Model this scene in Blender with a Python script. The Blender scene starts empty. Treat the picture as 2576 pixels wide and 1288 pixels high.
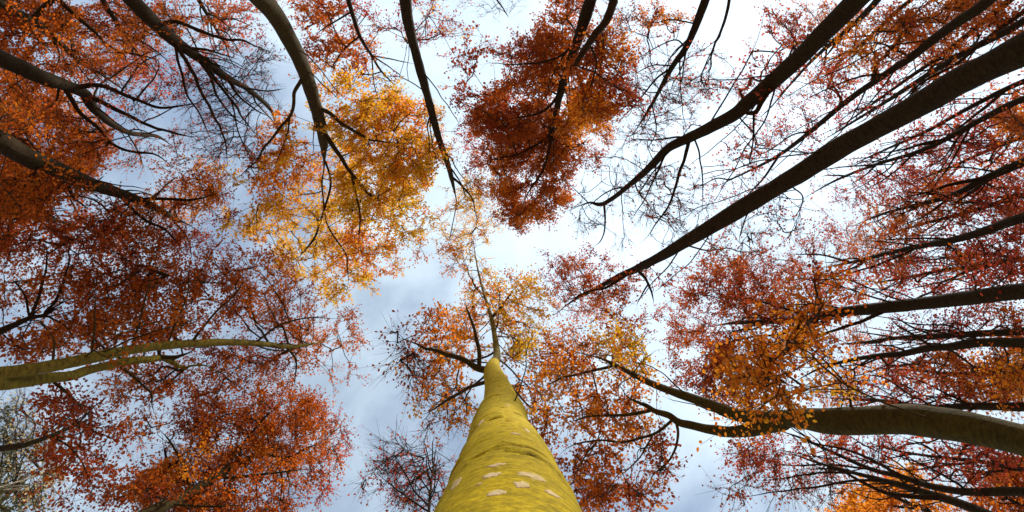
import bpy, math, random
import numpy as np
from mathutils import Matrix, Vector

# ------------------------------------------------------------------ camera, sky, sun, exposure
rng = np.random.default_rng(7)
random.seed(7)
scene = bpy.context.scene
C = scene.collection
VW, VH = 2576.0, 1288.0           # frame units used for the survey of the wood
F = 1135.0                        # focal length in frame units
ZEN = (1240.0, 862.0)             # where plumb lines meet
CAM_Z = 1.25                      # camera height above the forest floor (world z = 0 is the camera)
GROUND = -CAM_Z

zc = Vector((ZEN[0] - VW / 2, -(ZEN[1] - VH / 2), -F)).normalized()    # zenith in camera space
yc = Vector((0, 1, 0)); yc = (yc - zc * yc.dot(zc)).normalized()       # world Y in camera space
xc = yc.cross(zc)
cam_rot = Matrix((xc, yc, zc))                                         # rows: world axes in camera space -> cam to world
cam = bpy.data.cameras.new('camera')
cam.sensor_width = 36.0
cam.lens = F / VW * 36.0
cam.clip_start = 0.02
cam.clip_end = 2000
cam_o = bpy.data.objects.new('camera', cam)
C.objects.link(cam_o)
cam_o.matrix_world = cam_rot.to_4x4()
scene.camera = cam_o
CR = np.array(cam_rot)

def ray(px, py):
    """unit-height direction through a frame point: multiply by a height to get the place"""
    px = np.asarray(px, float); py = np.asarray(py, float)
    v = np.stack([px - VW / 2, -(py - VH / 2), np.full(px.shape, -F)], -1) @ CR.T
    return v / np.maximum(v[..., 2:3], 0.05 * np.linalg.norm(v, axis=-1, keepdims=True))

def project(P):
    c = np.asarray(P) @ CR
    z = np.minimum(c[..., 2], -1e-4)
    return np.stack([VW / 2 + F * c[..., 0] / -z, VH / 2 - F * c[..., 1] / -z], -1)

SUN_PX = (1895.0, 70.0)
sd = Vector(ray(*SUN_PX)).normalized()
sun_el = math.asin(sd.z)
sun_az = math.atan2(sd.x, sd.y)
sun = bpy.data.lights.new('sun', 'SUN')
sun.energy = 5.0
sun.angle = math.radians(2.5)
sun.color = (1.0, 0.93, 0.82)
sun_o = bpy.data.objects.new('sun', sun)
C.objects.link(sun_o)
sun_o.rotation_euler = sd.to_track_quat('Z', 'Y').to_euler()

world = bpy.data.worlds.new('World')
scene.world = world
world.use_nodes = True
wn, wl = world.node_tree.nodes, world.node_tree.links
wn.clear()
def N(tree, typ, **kw):
    n = tree.new(typ)
    for k, v in kw.items():
        setattr(n, k, v)
    return n
sky = N(wn, 'ShaderNodeTexSky', sky_type='NISHITA', sun_disc=False)
sky.sun_elevation = sun_el
sky.sun_rotation = sun_az
sky.air_density = 1.15; sky.dust_density = 0.4; sky.ozone_density = 1.0
bg_sky = N(wn, 'ShaderNodeBackground'); bg_sky.inputs[1].default_value = 0.15
wl.new(sky.outputs[0], bg_sky.inputs[0])
tc = N(wn, 'ShaderNodeTexCoord')
sep = N(wn, 'ShaderNodeSeparateXYZ'); wl.new(tc.outputs['Generated'], sep.inputs[0])
mz = N(wn, 'ShaderNodeMath', operation='MAXIMUM'); mz.inputs[1].default_value = 0.12
wl.new(sep.outputs[2], mz.inputs[0])
dv = N(wn, 'ShaderNodeVectorMath', operation='DIVIDE')
cb = N(wn, 'ShaderNodeCombineXYZ')
for i in range(3): wl.new(mz.outputs[0], cb.inputs[i])
wl.new(tc.outputs['Generated'], dv.inputs[0]); wl.new(cb.outputs[0], dv.inputs[1])
n1 = N(wn, 'ShaderNodeTexNoise'); n1.inputs['Scale'].default_value = 3.2; n1.inputs['Detail'].default_value = 7
n1.inputs['Roughness'].default_value = 0.55; n1.inputs['Distortion'].default_value = 0.35
wl.new(dv.outputs[0], n1.inputs['Vector'])
n1b = N(wn, 'ShaderNodeTexNoise'); n1b.inputs['Scale'].default_value = 1.1; n1b.inputs['Detail'].default_value = 3
wl.new(dv.outputs[0], n1b.inputs['Vector'])
mixn = N(wn, 'ShaderNodeMix'); mixn.inputs[0].default_value = 0.5
wl.new(n1.outputs[0], mixn.inputs[2]); wl.new(n1b.outputs[0], mixn.inputs[3])
# thin cloud lies thicker towards the sun
sv = N(wn, 'ShaderNodeVectorMath', operation='DOT_PRODUCT'); sv.inputs[1].default_value = sd
nrm = N(wn, 'ShaderNodeVectorMath', operation='NORMALIZE'); wl.new(tc.outputs['Generated'], nrm.inputs[0])
wl.new(nrm.outputs[0], sv.inputs[0])
glow = N(wn, 'ShaderNodeMapRange'); glow.inputs[1].default_value = 0.35; glow.inputs[2].default_value = 1.0
wl.new(sv.outputs['Value'], glow.inputs[0])
gp = N(wn, 'ShaderNodeMath', operation='POWER'); gp.inputs[1].default_value = 2.6; wl.new(glow.outputs[0], gp.inputs[0])
addc = N(wn, 'ShaderNodeMath', operation='MULTIPLY_ADD'); addc.inputs[1].default_value = 0.45
wl.new(gp.outputs[0], addc.inputs[0]); wl.new(mixn.outputs[0], addc.inputs[2])
ramp = N(wn, 'ShaderNodeMapRange'); ramp.inputs[1].default_value = 0.37; ramp.inputs[2].default_value = 0.66
ramp.inputs[3].default_value = 0.26; ramp.inputs[4].default_value = 0.95
ramp.interpolation_type = 'SMOOTHSTEP'
wl.new(addc.outputs[0], ramp.inputs[0])
bg_c = N(wn, 'ShaderNodeBackground'); bg_c.inputs[0].default_value = (0.715, 0.865, 1.0, 1)
cs = N(wn, 'ShaderNodeMath', operation='MULTIPLY_ADD'); cs.inputs[1].default_value = 0.55; cs.inputs[2].default_value = 0.84
wl.new(gp.outputs[0], cs.inputs[0])
ct = N(wn, 'ShaderNodeMapRange'); ct.inputs[1].default_value = 0.3; ct.inputs[2].default_value = 0.7; ct.inputs[3].default_value = 0.80; ct.inputs[4].default_value = 1.12
wl.new(n1.outputs[0], ct.inputs[0])
cm_ = N(wn, 'ShaderNodeMath', operation='MULTIPLY'); wl.new(cs.outputs[0], cm_.inputs[0]); wl.new(ct.outputs[0], cm_.inputs[1])
wl.new(cm_.outputs[0], bg_c.inputs[1])
mixs = N(wn, 'ShaderNodeMixShader')
wl.new(ramp.outputs[0], mixs.inputs[0]); wl.new(bg_sky.outputs[0], mixs.inputs[1]); wl.new(bg_c.outputs[0], mixs.inputs[2])
wo = N(wn, 'ShaderNodeOutputWorld'); wl.new(mixs.outputs[0], wo.inputs[0])

scene.view_settings.view_transform = 'Standard'
scene.view_settings.look = 'None'
scene.view_settings.exposure = 0.25
scene.view_settings.gamma = 1.0
scene.view_settings.use_curve_mapping = False
scene.render.engine = 'CYCLES'
scene.cycles.max_bounces = 5
scene.cycles.diffuse_bounces = 2
scene.cycles.transmission_bounces = 3
scene.cycles.transparent_max_bounces = 4
scene.cycles.use_denoising = True
scene.cycles.adaptive_threshold = 0.02

# ------------------------------------------------------------------ materials
MATS = {}
def new_mat(name):
    m = bpy.data.materials.new(name); m.use_nodes = True
    m.node_tree.nodes.clear()
    MATS[name] = m
    return m, m.node_tree.nodes, m.node_tree.links

def leaf_mat(name, stops, trans=0.68):
    m, n, l = new_mat(name)
    at = N(n, 'ShaderNodeAttribute', attribute_name='tint')
    rp = N(n, 'ShaderNodeValToRGB')
    e = rp.color_ramp.elements
    e[0].position, e[0].color = 0.0, (*stops[0], 1)
    e[1].position, e[1].color = 1.0, (*stops[-1], 1)
    for i, s in enumerate(stops[1:-1]):
        k = e.new((i + 1) / (len(stops) - 1)); k.color = (*s, 1)
    l.new(at.outputs['Fac'], rp.inputs[0])
    d = N(n, 'ShaderNodeBsdfDiffuse'); t = N(n, 'ShaderNodeBsdfTranslucent')
    g = N(n, 'ShaderNodeBsdfGlossy'); g.inputs['Roughness'].default_value = 0.45
    g.inputs[0].default_value = (0.9, 0.9, 0.9, 1)
    l.new(rp.outputs[0], d.inputs[0]); l.new(rp.outputs[0], t.inputs[0])
    a = N(n, 'ShaderNodeMixShader'); a.inputs[0].default_value = trans
    l.new(d.outputs[0], a.inputs[1]); l.new(t.outputs[0], a.inputs[2])
    b = N(n, 'ShaderNodeMixShader'); b.inputs[0].default_value = 0.02
    l.new(a.outputs[0], b.inputs[1]); l.new(g.outputs[0], b.inputs[2])
    o = N(n, 'ShaderNodeOutputMaterial'); l.new(b.outputs[0], o.inputs[0])
    return m

leaf_mat('leaf_red', [(0.23, 0.034, 0.006), (0.45, 0.090, 0.008), (0.66, 0.19, 0.012)])
leaf_mat('leaf_orange', [(0.48, 0.095, 0.008), (0.74, 0.22, 0.012), (0.84, 0.37, 0.02)])
leaf_mat('leaf_gold', [(0.62, 0.22, 0.012), (0.80, 0.40, 0.020), (0.62, 0.44, 0.032)])
leaf_mat('leaf_dark', [(0.18, 0.024, 0.010), (0.36, 0.055, 0.011), (0.56, 0.13, 0.015)])
leaf_mat('leaf_maroon', [(0.26, 0.024, 0.020), (0.46, 0.060, 0.028), (0.64, 0.15, 0.028)])
leaf_mat('needle_green', [(0.05, 0.07, 0.03), (0.10, 0.12, 0.05), (0.16, 0.16, 0.08)], 0.3)
leaf_mat('leaf_pale', [(0.40, 0.25, 0.10), (0.60, 0.42, 0.16), (0.68, 0.52, 0.25)])
PAL = dict(R='leaf_red', O='leaf_orange', G='leaf_gold', D='leaf_dark', M='leaf_maroon', P='needle_green', W='leaf_pale')

def bark_mat(name, base, moss, spot, moss_amt, bump=0.02, scale=1.0, stretch=0.35):
    m, n, l = new_mat(name)
    tc = N(n, 'ShaderNodeTexCoord')
    mp = N(n, 'ShaderNodeMapping'); mp.inputs['Scale'].default_value = (scale, scale, scale / stretch)
    l.new(tc.outputs['Object'], mp.inputs[0])
    a = N(n, 'ShaderNodeTexNoise'); a.inputs['Scale'].default_value = 2.2; a.inputs['Detail'].default_value = 8
    a.inputs['Roughness'].default_value = 0.65
    l.new(tc.outputs['Object'], a.inputs[0])
    b = N(n, 'ShaderNodeTexNoise'); b.inputs['Scale'].default_value = 14; b.inputs['Detail'].default_value = 8
    b.inputs['Roughness'].default_value = 0.7
    l.new(mp.outputs[0], b.inputs[0])
    r = N(n, 'ShaderNodeMapRange'); r.inputs[1].default_value = 0.5 - moss_amt * 0.28; r.inputs[2].default_value = 0.80 - moss_amt * 0.35
    l.new(a.outputs[0], r.inputs[0])
    inv = N(n, 'ShaderNodeMapRange'); inv.inputs[1].default_value = 0.42; inv.inputs[2].default_value = 0.64
    l.new(b.outputs[0], inv.inputs[0])
    m1 = N(n, 'ShaderNodeMix', data_type='RGBA'); m1.inputs[6].default_value = (*moss, 1); m1.inputs[7].default_value = (*base, 1)
    l.new(r.outputs[0], m1.inputs[0])
    m2 = N(n, 'ShaderNodeMix', data_type='RGBA'); m2.inputs[7].default_value = (*spot, 1)
    l.new(m1.outputs[2], m2.inputs[6])
    sc = N(n, 'ShaderNodeMath', operation='MULTIPLY'); sc.inputs[1].default_value = 0.75
    l.new(inv.outputs[0], sc.inputs[0]); l.new(sc.outputs[0], m2.inputs[0])
    p = N(n, 'ShaderNodeBsdfPrincipled'); p.inputs['Roughness'].default_value = 0.85
    p.inputs['Specular IOR Level'].default_value = 0.08
    l.new(m2.outputs[2], p.inputs['Base Color'])
    bp = N(n, 'ShaderNodeBump'); bp.inputs['Strength'].default_value = 0.6; bp.inputs['Distance'].default_value = bump
    l.new(b.outputs[0], bp.inputs['Height']); l.new(bp.outputs[0], p.inputs['Normal'])
    o = N(n, 'ShaderNodeOutputMaterial'); l.new(p.outputs[0], o.inputs[0])
    return m
bark_mat('bark_beech', (0.040, 0.026, 0.010), (0.040, 0.036, 0.009), (0.012, 0.008, 0.004), 0.9, 0.05, 0.6)
bark_mat('bark_mossy', (0.065, 0.048, 0.016), (0.085, 0.076, 0.012), (0.020, 0.015, 0.006), 1.1, 0.05, 0.6)
bark_mat('bark_olive', (0.080, 0.060, 0.012), (0.105, 0.095, 0.009), (0.022, 0.017, 0.005), 1.1, 0.05, 0.6)
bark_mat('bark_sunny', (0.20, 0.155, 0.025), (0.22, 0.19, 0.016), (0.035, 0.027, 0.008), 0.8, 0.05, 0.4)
m = bark_mat('bark_algae', (0.61, 0.45, 0.009), (0.42, 0.35, 0.008), (0.24, 0.18, 0.008), 0.85, 0.018, 1.0, 0.5)
n, l = m.node_tree.nodes, m.node_tree.links
p = [x for x in n if x.type == 'BSDF_PRINCIPLED'][0]
old = p.inputs['Base Color'].links[0].from_socket
tc = [x for x in n if x.type == 'TEX_COORD'][0]
mp = N(n, 'ShaderNodeMapping'); mp.inputs['Scale'].default_value = (34, 34, 52)
l.new(tc.outputs['Object'], mp.inputs[0])
f = N(n, 'ShaderNodeTexNoise'); f.inputs['Scale'].default_value = 1.0; f.inputs['Detail'].default_value = 5; f.inputs['Roughness'].default_value = 0.75
l.new(mp.outputs[0], f.inputs[0])
fr = N(n, 'ShaderNodeMapRange'); fr.inputs[1].default_value = 0.38; fr.inputs[2].default_value = 0.66
l.new(f.outputs[0], fr.inputs[0])
fm = N(n, 'ShaderNodeMix', data_type='RGBA', blend_type='MULTIPLY'); fm.inputs[0].default_value = 0.75
cr = N(n, 'ShaderNodeValToRGB'); cr.color_ramp.elements[0].color = (1.0, 1.0, 1.0, 1); cr.color_ramp.elements[1].color = (0.42, 0.40, 0.45, 1)
l.new(fr.outputs[0], cr.inputs[0]); l.new(old, fm.inputs[6]); l.new(cr.outputs[0], fm.inputs[7])
ck = N(n, 'ShaderNodeAttribute', attribute_name='tint')
cm = N(n, 'ShaderNodeMix', data_type='RGBA'); cm.inputs[7].default_value = (0.06, 0.045, 0.006, 1)
l.new(ck.outputs['Fac'], cm.inputs[0]); l.new(fm.outputs[2], cm.inputs[6]); l.new(cm.outputs[2], p.inputs['Base Color'])
bark_mat('bark_birch', (0.42, 0.37, 0.31), (0.34, 0.30, 0.24), (0.14, 0.12, 0.10), 0.5)
bark_mat('bark_twig', (0.055, 0.038, 0.025), (0.06, 0.045, 0.025), (0.03, 0.022, 0.014), 0.5)
bark_mat('lichen', (0.66, 0.53, 0.33), (0.60, 0.46, 0.20), (0.36, 0.26, 0.08), 0.5, 0.004, 4.0, 0.9)

# forest floor
m, n, l = new_mat('leaf_litter')
tc = N(n, 'ShaderNodeTexCoord')
v = N(n, 'ShaderNodeTexVoronoi'); v.inputs['Scale'].default_value = 14
l.new(tc.outputs['Object'], v.inputs['Vector'])
rp = N(n, 'ShaderNodeValToRGB')
rp.color_ramp.elements[0].color = (0.10, 0.04, 0.015, 1); rp.color_ramp.elements[1].color = (0.38, 0.17, 0.05, 1)
l.new(v.outputs['Color'], rp.inputs[0])
p = N(n, 'ShaderNodeBsdfPrincipled'); p.inputs['Roughness'].default_value = 0.9
bp = N(n, 'ShaderNodeBump'); bp.inputs['Distance'].default_value = 0.03
l.new(v.outputs['Distance'], bp.inputs['Height']); l.new(bp.outputs[0], p.inputs['Normal'])
l.new(rp.outputs[0], p.inputs['Base Color'])
o = N(n, 'ShaderNodeOutputMaterial'); l.new(p.outputs[0], o.inputs[0])

# ------------------------------------------------------------------ mesh helpers
def make_mesh(name, verts, faces, k, tint=None, smooth=False):
    """faces: (n,k) index array of k-gons"""
    me = bpy.data.meshes.new(name)
    nv, nf = len(verts), len(faces)
    me.vertices.add(nv); me.vertices.foreach_set('co', np.ascontiguousarray(verts, np.float32).ravel())
    me.loops.add(nf * k); me.loops.foreach_set('vertex_index', np.ascontiguousarray(faces, np.int32).ravel())
    me.polygons.add(nf); me.polygons.foreach_set('loop_start', np.arange(0, nf * k, k, dtype=np.int32))
    if smooth:
        me.polygons.foreach_set('use_smooth', np.ones(nf, bool))
    me.update(calc_edges=True)
    if tint is not None:
        at = me.attributes.new('tint', 'FLOAT', 'POINT'); at.data.foreach_set('value', tint.astype(np.float32))
    return me

def obj(name, me, mat, parent=None, kind=None, origin=(0, 0, 0)):
    if mat and not me.materials: me.materials.append(MATS[mat])
    o = bpy.data.objects.new(name, me)
    C.objects.link(o)
    o.location = origin
    if parent:
        o.parent = parent
    if kind: o['kind'] = kind
    return o

def empty(name, loc, label, cat, group=None):
    o = bpy.data.objects.new(name, None); C.objects.link(o)
    o.location = loc; o.empty_display_size = 0.3
    o['label'] = label; o['category'] = cat
    if group: o['group'] = group
    return o

def unit(v):
    return v / np.maximum(np.linalg.norm(v, axis=-1, keepdims=True), 1e-9)

def frusta(P0, P1, r0, r1, sides=3):
    """many separate tapered tubes -> verts, quads"""
    n = len(P0)
    d = unit(P1 - P0)
    ref = np.where(np.abs(d[:, 2:3]) < 0.9, np.array([[0, 0, 1.]]), np.array([[1., 0, 0]]))
    u = unit(np.cross(d, ref)); w = np.cross(d, u)
    a = np.arange(sides) * 2 * math.pi / sides
    ring = u[:, None, :] * np.cos(a)[None, :, None] + w[:, None, :] * np.sin(a)[None, :, None]
    A = P0[:, None] + ring * r0[:, None, None]
    B = P1[:, None] + ring * r1[:, None, None]
    V = np.concatenate([A, B], 1).reshape(-1, 3)
    i = np.arange(sides); j = (i + 1) % sides
    q = np.stack([i, j, j + sides, i + sides], -1)
    Fq = (q[None] + (np.arange(n) * 2 * sides)[:, None, None]).reshape(-1, 4)
    return V, Fq

def catmull(P, n_per):
    P = np.asarray(P, float)
    if len(P) < 3:
        t = np.linspace(0, 1, n_per + 1)[:, None]
        return P[0] * (1 - t) + P[1] * t
    Q = np.vstack([2 * P[0] - P[1], P, 2 * P[-1] - P[-2]])
    out = []
    t = np.linspace(0, 1, n_per, endpoint=False)[:, None]
    for i in range(1, len(Q) - 2):
        a, b, c, d = Q[i - 1], Q[i], Q[i + 1], Q[i + 2]
        out.append(0.5 * ((2 * b) + (-a + c) * t + (2 * a - 5 * b + 4 * c - d) * t ** 2 + (-a + 3 * b - 3 * c + d) * t ** 3))
    out.append(P[-1:])
    return np.vstack(out)

def vnoise(x, y, seed):
    """smooth value noise on arrays"""
    xi, yi = np.floor(x).astype(int), np.floor(y).astype(int)
    fx, fy = x - xi, y - yi
    fx = fx * fx * (3 - 2 * fx); fy = fy * fy * (3 - 2 * fy)
    def h(a, b):
        k = (a * 374761393 + b * 668265263 + seed * 1442695041) & 0x7fffffff
        k = ((k ^ (k >> 13)) * 1274126177) & 0x7fffffff
        return ((k ^ (k >> 16)) & 0xffff) / 65535.0
    return (h(xi, yi) * (1 - fx) + h(xi + 1, yi) * fx) * (1 - fy) + (h(xi, yi + 1) * (1 - fx) + h(xi + 1, yi + 1) * fx) * fy

def tube_mesh(name, P, R, sides, lump=0.05, seed=0, cap=True):
    """one continuous limb with lumps and a rounded end"""
    P = np.asarray(P, float); R = np.asarray(R, float)
    n = len(P)
    T = unit(np.gradient(P, axis=0))
    u = np.zeros((n, 3)); ref = np.array([0.0, 1.0, 0.0]) if abs(T[0][1]) < 0.9 else np.array([1.0, 0, 0])
    u[0] = unit(ref - T[0] * ref.dot(T[0]))
    for i in range(1, n):
        v = u[i - 1] - T[i] * u[i - 1].dot(T[i]); u[i] = v / np.linalg.norm(v)
    w = np.cross(T, u)
    a = np.arange(sides) * 2 * math.pi / sides
    s = np.concatenate([[0], np.cumsum(np.linalg.norm(np.diff(P, axis=0), axis=1))])
    rr = R[:, None] * np.ones((1, sides))
    if lump:
        sc = 1.0 / max(np.mean(R) * 5, 0.08)
        nz = vnoise(s[:, None] * sc + 0 * a[None], np.cos(a)[None] * 1.3 + 5 + 0 * s[:, None], seed) + \
             vnoise(s[:, None] * sc * 2.3 + 0 * a[None], np.sin(a)[None] * 1.9 + 9 + 0 * s[:, None], seed + 3) - 1
        rr = rr * (1 + lump * 2 * nz)
    V = P[:, None] + (u[:, None] * np.cos(a)[None, :, None] + w[:, None] * np.sin(a)[None, :, None]) * rr[:, :, None]
    V = V.reshape(-1, 3)
    i = np.arange(n - 1)[:, None] * sides; j = np.arange(sides)[None]; k = (j + 1) % sides
    Fq = np.stack([i + j, i + k, i + sides + k, i + sides + j], -1).reshape(-1, 4)
    return V, Fq, make_mesh(name, V, Fq, 4, smooth=True)

def leaf_arrays(pos, ax, nor, size, tint, fine):
    """folded leaf blades; fine leaves are ovals of two quads, small ones two triangles"""
    ax = unit(ax); side = unit(np.cross(nor, ax)); nor = np.cross(ax, side)
    L = size[:, None]
    if fine:
        prof = [(0, 0, 0), (.30, .30, .07), (.68, .27, .05), (1.0, 0, -.05), (.68, -.27, .05), (.30, -.30, .07)]
        quads = np.array([[0, 1, 2, 3], [3, 4, 5, 0]])
    else:
        prof = [(0, 0, 0), (.48, .37, .07), (1.0, 0, -.03), (.48, -.37, .07)]
        quads = np.array([[0, 1, 2], [2, 3, 0]])
    V = np.stack([pos + ax * L * a + side * L * b + nor * L * c for a, b, c in prof], 1)
    k = len(prof)
    Fq = (quads[None] + (np.arange(len(pos)) * k)[:, None, None]).reshape(-1, quads.shape[1])
    return V.reshape(-1, 3), Fq, quads.shape[1], np.repeat(tint, k)

# ------------------------------------------------------------------ forest floor
g = 48
gx = np.concatenate([-np.geomspace(600, 3, g // 2), np.geomspace(3, 600, g // 2)])
X, Y = np.meshgrid(gx, gx, indexing='ij')
Z = GROUND + (vnoise(X * 0.15 + 50, Y * 0.15 + 50, 3) - 0.5) * 0.25
V = np.stack([X, Y, Z], -1).reshape(-1, 3)
i = np.arange(g - 1)[:, None] * g + np.arange(g - 1)[None]
Fq = np.stack([i, i + g, i + g + 1, i + 1], -1).reshape(-1, 4)
gr = obj('ground', make_mesh('ground', V, Fq, 4, smooth=True), 'leaf_litter', kind='structure')
gr['label'] = 'forest floor covered with fallen beech leaves'

# ------------------------------------------------------------------ trees
TOTAL = dict(leaves=0, attractors=0)
LEAF_MESH = {}
def leaf_piece(pal, size):
    """one single leaf, shared by all alike leaves"""
    key = (pal, size)
    if key not in LEAF_MESH:
        rows = [(0.0, 0.0), (0.12, .16), (.3, .30), (.5, .33), (.7, .26), (.87, .12), (1.0, 0.0)]
        vs, fs = [], []
        for a, b in rows:
            z = -0.10 * (a - .5) ** 2
            vs += [(a * size, 0, z * size), (a * size, b * size, (z + b * .28) * size), (a * size, -b * size, (z + b * .28) * size)]
        for r in range(len(rows) - 1):
            o0, o1 = r * 3, r * 3 + 3
            fs += [(o0, o1, o1 + 1, o0 + 1), (o0, o0 + 2, o1 + 2, o1)]
        vs += [(-.18 * size, .008 * size, 0), (-.18 * size, -.008 * size, 0), (0, .012 * size, 0), (0, -.012 * size, 0)]
        b = len(vs) - 4
        fs += [(b, b + 1, b + 3, b + 2)]
        ms = []
        for t in (0.1, 0.35, 0.6, 0.85):
            me = make_mesh('leaf', np.array(vs), np.array(fs), 4, np.full(len(vs), t))
            me.materials.append(MATS[PAL[pal]])
            ms.append(me)
        LEAF_MESH[key] = ms
    return LEAF_MESH[key]

def build_tree(spec, idx):
    r = np.random.default_rng(100 + idx)
    d, H = spec['d'], spec['H']
    bark = spec.get('bark', 'bark_beech')
    stem_px = catmull(spec['stem'], 8)
    dirs = ray(stem_px[:, 0], stem_px[:, 1])
    t = np.linalg.norm(dirs[:, :2], axis=1)
    if 'heights' in spec:
        hs = catmull(np.stack([np.arange(len(spec['heights'])), spec['heights']], -1), 8)[:, 1]
    else:
        lean = d / H - t[-1]
        hs = d / np.maximum(t + lean, 0.02)
        hs = np.maximum.accumulate(hs)
    P = dirs * hs[:, None]
    w0, w1 = spec['w']
    frac = np.linspace(0, 1, len(P))
    if 'widths' in spec:
        wid = catmull(np.stack([np.arange(len(spec['widths'])), spec['widths']], -1), 8)[:, 1]
    else:
        wid = w0 * (1 - frac) ** 1.0 + w1 * frac
    wid = wid * np.clip((1.02 - frac) / 0.14, 0.22, 1)
    dist = -(P @ CR)[:, 2]                              # depth along the camera axis
    R = wid * dist / F / 2 * spec.get('rs', 1.0)
    if spec.get('mono', True):
        R = np.minimum.accumulate(R)
    # continue the stem down to the forest floor
    out = unit(P[0, :2]); slope = (P[0, :2] - P[2, :2]) / max(P[2, 2] - P[0, 2], .2)
    slope = np.clip(slope, -0.35, 0.35)
    drop = P[0, 2] - GROUND
    low = []
    for q in np.linspace(1, 0.08, 9):
        dz = drop * q
        xy = P[0, :2] + slope * (dz - 0.5 * dz * dz / drop)
        low.append([xy[0], xy[1], P[0, 2] - dz])
    low = np.array(low)
    low[0, 2] -= 0.15
    lowR = R[0] * (1 + 0.12 * np.linspace(1, 0, 9) + 0.45 * np.linspace(1, 0, 9) ** 6)
    P = np.vstack([low, P]); R = np.concatenate([lowR, R])
    base = Vector((low[0, 0], low[0, 1], GROUND))
    B = np.array(base)
    root = empty(spec['name'], base, spec['label'], 'tree', spec.get('group', 'autumn beeches around the gap in the canopy' if spec['name'] == 'beech_tree' else None))
    if not spec.get('custom_trunk'):
        _, _, me = tube_mesh('trunk', P - B, R, spec.get('sides', 14), spec.get('lump', 0.065), idx * 17)
        obj('trunk', me, bark, root)
    sk, skr, skl = [P[9:]], [R[9:]], [np.zeros(len(P) - 9)]
    # main limbs
    limbs = list(spec.get('br', []))
    st = np.array(spec['stem'], float)
    cum = np.concatenate([[0], np.cumsum(np.linalg.norm(np.diff(st, axis=0), axis=1))])
    for q in range(spec.get('fan', 5)):                      # slender ascending side limbs that run along with the stem
        a0 = cum[-1] * r.uniform(.25, .85)
        at = lambda x: np.array([np.interp(x, cum, st[:, 0]), np.interp(x, cum, st[:, 1])])
        p = at(a0); dv_ = at(min(a0 + 40, cum[-1])) - at(a0 - 20); dv_ /= np.linalg.norm(dv_)
        sg = 1 if q % 2 else -1
        an = sg * r.uniform(.25, .6); L = r.uniform(.35, .7) * max(cum[-1] - a0, 180) / 4
        pl = [p]
        for z in range(4):
            c_, s_ = math.cos(an), math.sin(an)
            p = p + L * np.array([dv_[0] * c_ - dv_[1] * s_, dv_[0] * s_ + dv_[1] * c_])
            pl.append(p); an = an * r.uniform(.35, .9) + r.normal(0, .12)
        limbs.append(([tuple(v_) for v_ in pl], spec.get('fan_w', 4.2) * r.uniform(.7, 1.3), 1.6))
    for bi, br in enumerate(limbs):
        px, bw0, bw1 = br[0], br[1], br[2]
        rise = br[3] if len(br) > 3 else None
        S = np.vstack(sk); SR = np.concatenate(skr)
        sp = project(S)
        k = int(np.argmin(np.sum((sp - np.array(px[0])) ** 2, 1)))
        pts = catmull(px, 7)
        h0 = S[k, 2]
        flat = ray(pts[:, 0], pts[:, 1]) * h0
        ln = np.concatenate([[0], np.cumsum(np.linalg.norm(np.diff(flat, axis=0), axis=1))])
        if rise is None:
            rise = min(0.45 * ln[-1], max(0.8, H + 2 - h0))
        hb = h0 + rise * ln / max(ln[-1], 1e-6)
        Q = ray(pts[:, 0], pts[:, 1]) * hb[:, None]
        gap = np.linalg.norm(S[k] - Q[0])
        Q[0] = S[k]
        f = ln / ln[-1]
        wb = (bw0 * (1 - f) + bw1 * f) * np.clip((1.03 - f) / 0.25, 0.25, 1)
        dq = -(Q @ CR)[:, 2]
        rb = np.minimum(wb * dq / F / 2, SR[k] * 0.95)
        jit = r.normal(0, 1, Q.shape) * (np.linalg.norm(Q[-1] - Q[0]) * 0.016)
        for _ in range(3): jit[1:-1] = jit[1:-1] * .4 + (jit[:-2] + jit[2:]) * .3
        jit *= np.linspace(0, 1, len(Q))[:, None] ** .5
        jit[0] = 0
        Q = Q + jit
        _, _, me = tube_mesh('branch', Q - B, rb, 8, 0.05, idx * 17 + bi + 1)
        obj('branch', me, bark if spec.get('twin') and bi == 0 else spec.get('branch_bark', bark), root)
        sk.append(Q[1:]); skr.append(rb[1:]); skl.append(np.zeros(len(Q) - 1))
    S = np.vstack(sk); SR = np.concatenate(skr)
    top = spec.get('attach_from', 0.45) * H
    keep = S[:, 2] > top
    if keep.sum() < 4: keep[-8:] = True
    S, SR = S[keep], SR[keep]
    Sp = project(S)
    # places the foliage reaches
    A, AL, AP, AS, AT = [], [], [], [], []
    for bi, bl in enumerate(spec['blobs']):
        cx, cy, rx, ry, k, lf, pal = bl[:7]
        opt = bl[7] if len(bl) > 7 else {}
        n = int(math.pi * rx * ry * k / 1000.0 * (3.2 if lf <= .12 else 2.1) * 0.95 * spec.get('dm', 1))
        n = max(n, 3)
        ang = r.uniform(0, 2 * math.pi, n); rad = r.uniform(0, 1, n) ** 0.62
        edge = 1.05 + 0.55 * (vnoise(np.cos(ang) * 1.7 + 20 + bi * 3, np.sin(ang) * 1.7 + 20, idx * 5 + bi) - 0.5) * 2
        px = cx + rx * rad * np.cos(ang) * edge; py = cy + ry * rad * np.sin(ang) * edge
        nz = 0.6 * vnoise(px / 55 + 100, py / 55 + 100, idx * 7 + bi) + 0.4 * vnoise(px / 24 + 100, py / 24 + 100, idx * 7 + bi + 50)
        ok = nz + r.normal(0, .04, n) > opt.get('thr', 0.38)
        px, py = px[ok], py[ok]
        if not len(px): continue
        dd = (px[:, None] - Sp[None, :, 0]) ** 2 + (py[:, None] - Sp[None, :, 1]) ** 2
        kk = dd.argmin(1)
        far = np.sqrt(dd[np.arange(len(px)), kk]) / F * S[kk, 2]
        h = S[kk, 2] + r.normal(0.3, opt.get('thick', 1.0), len(px)) + np.minimum(far * 0.25, 1.5)
        h = np.maximum(h + opt.get('dh', spec.get('dh', 0.8)), 2.0)
        A.append(ray(px, py) * h[:, None])
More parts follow.
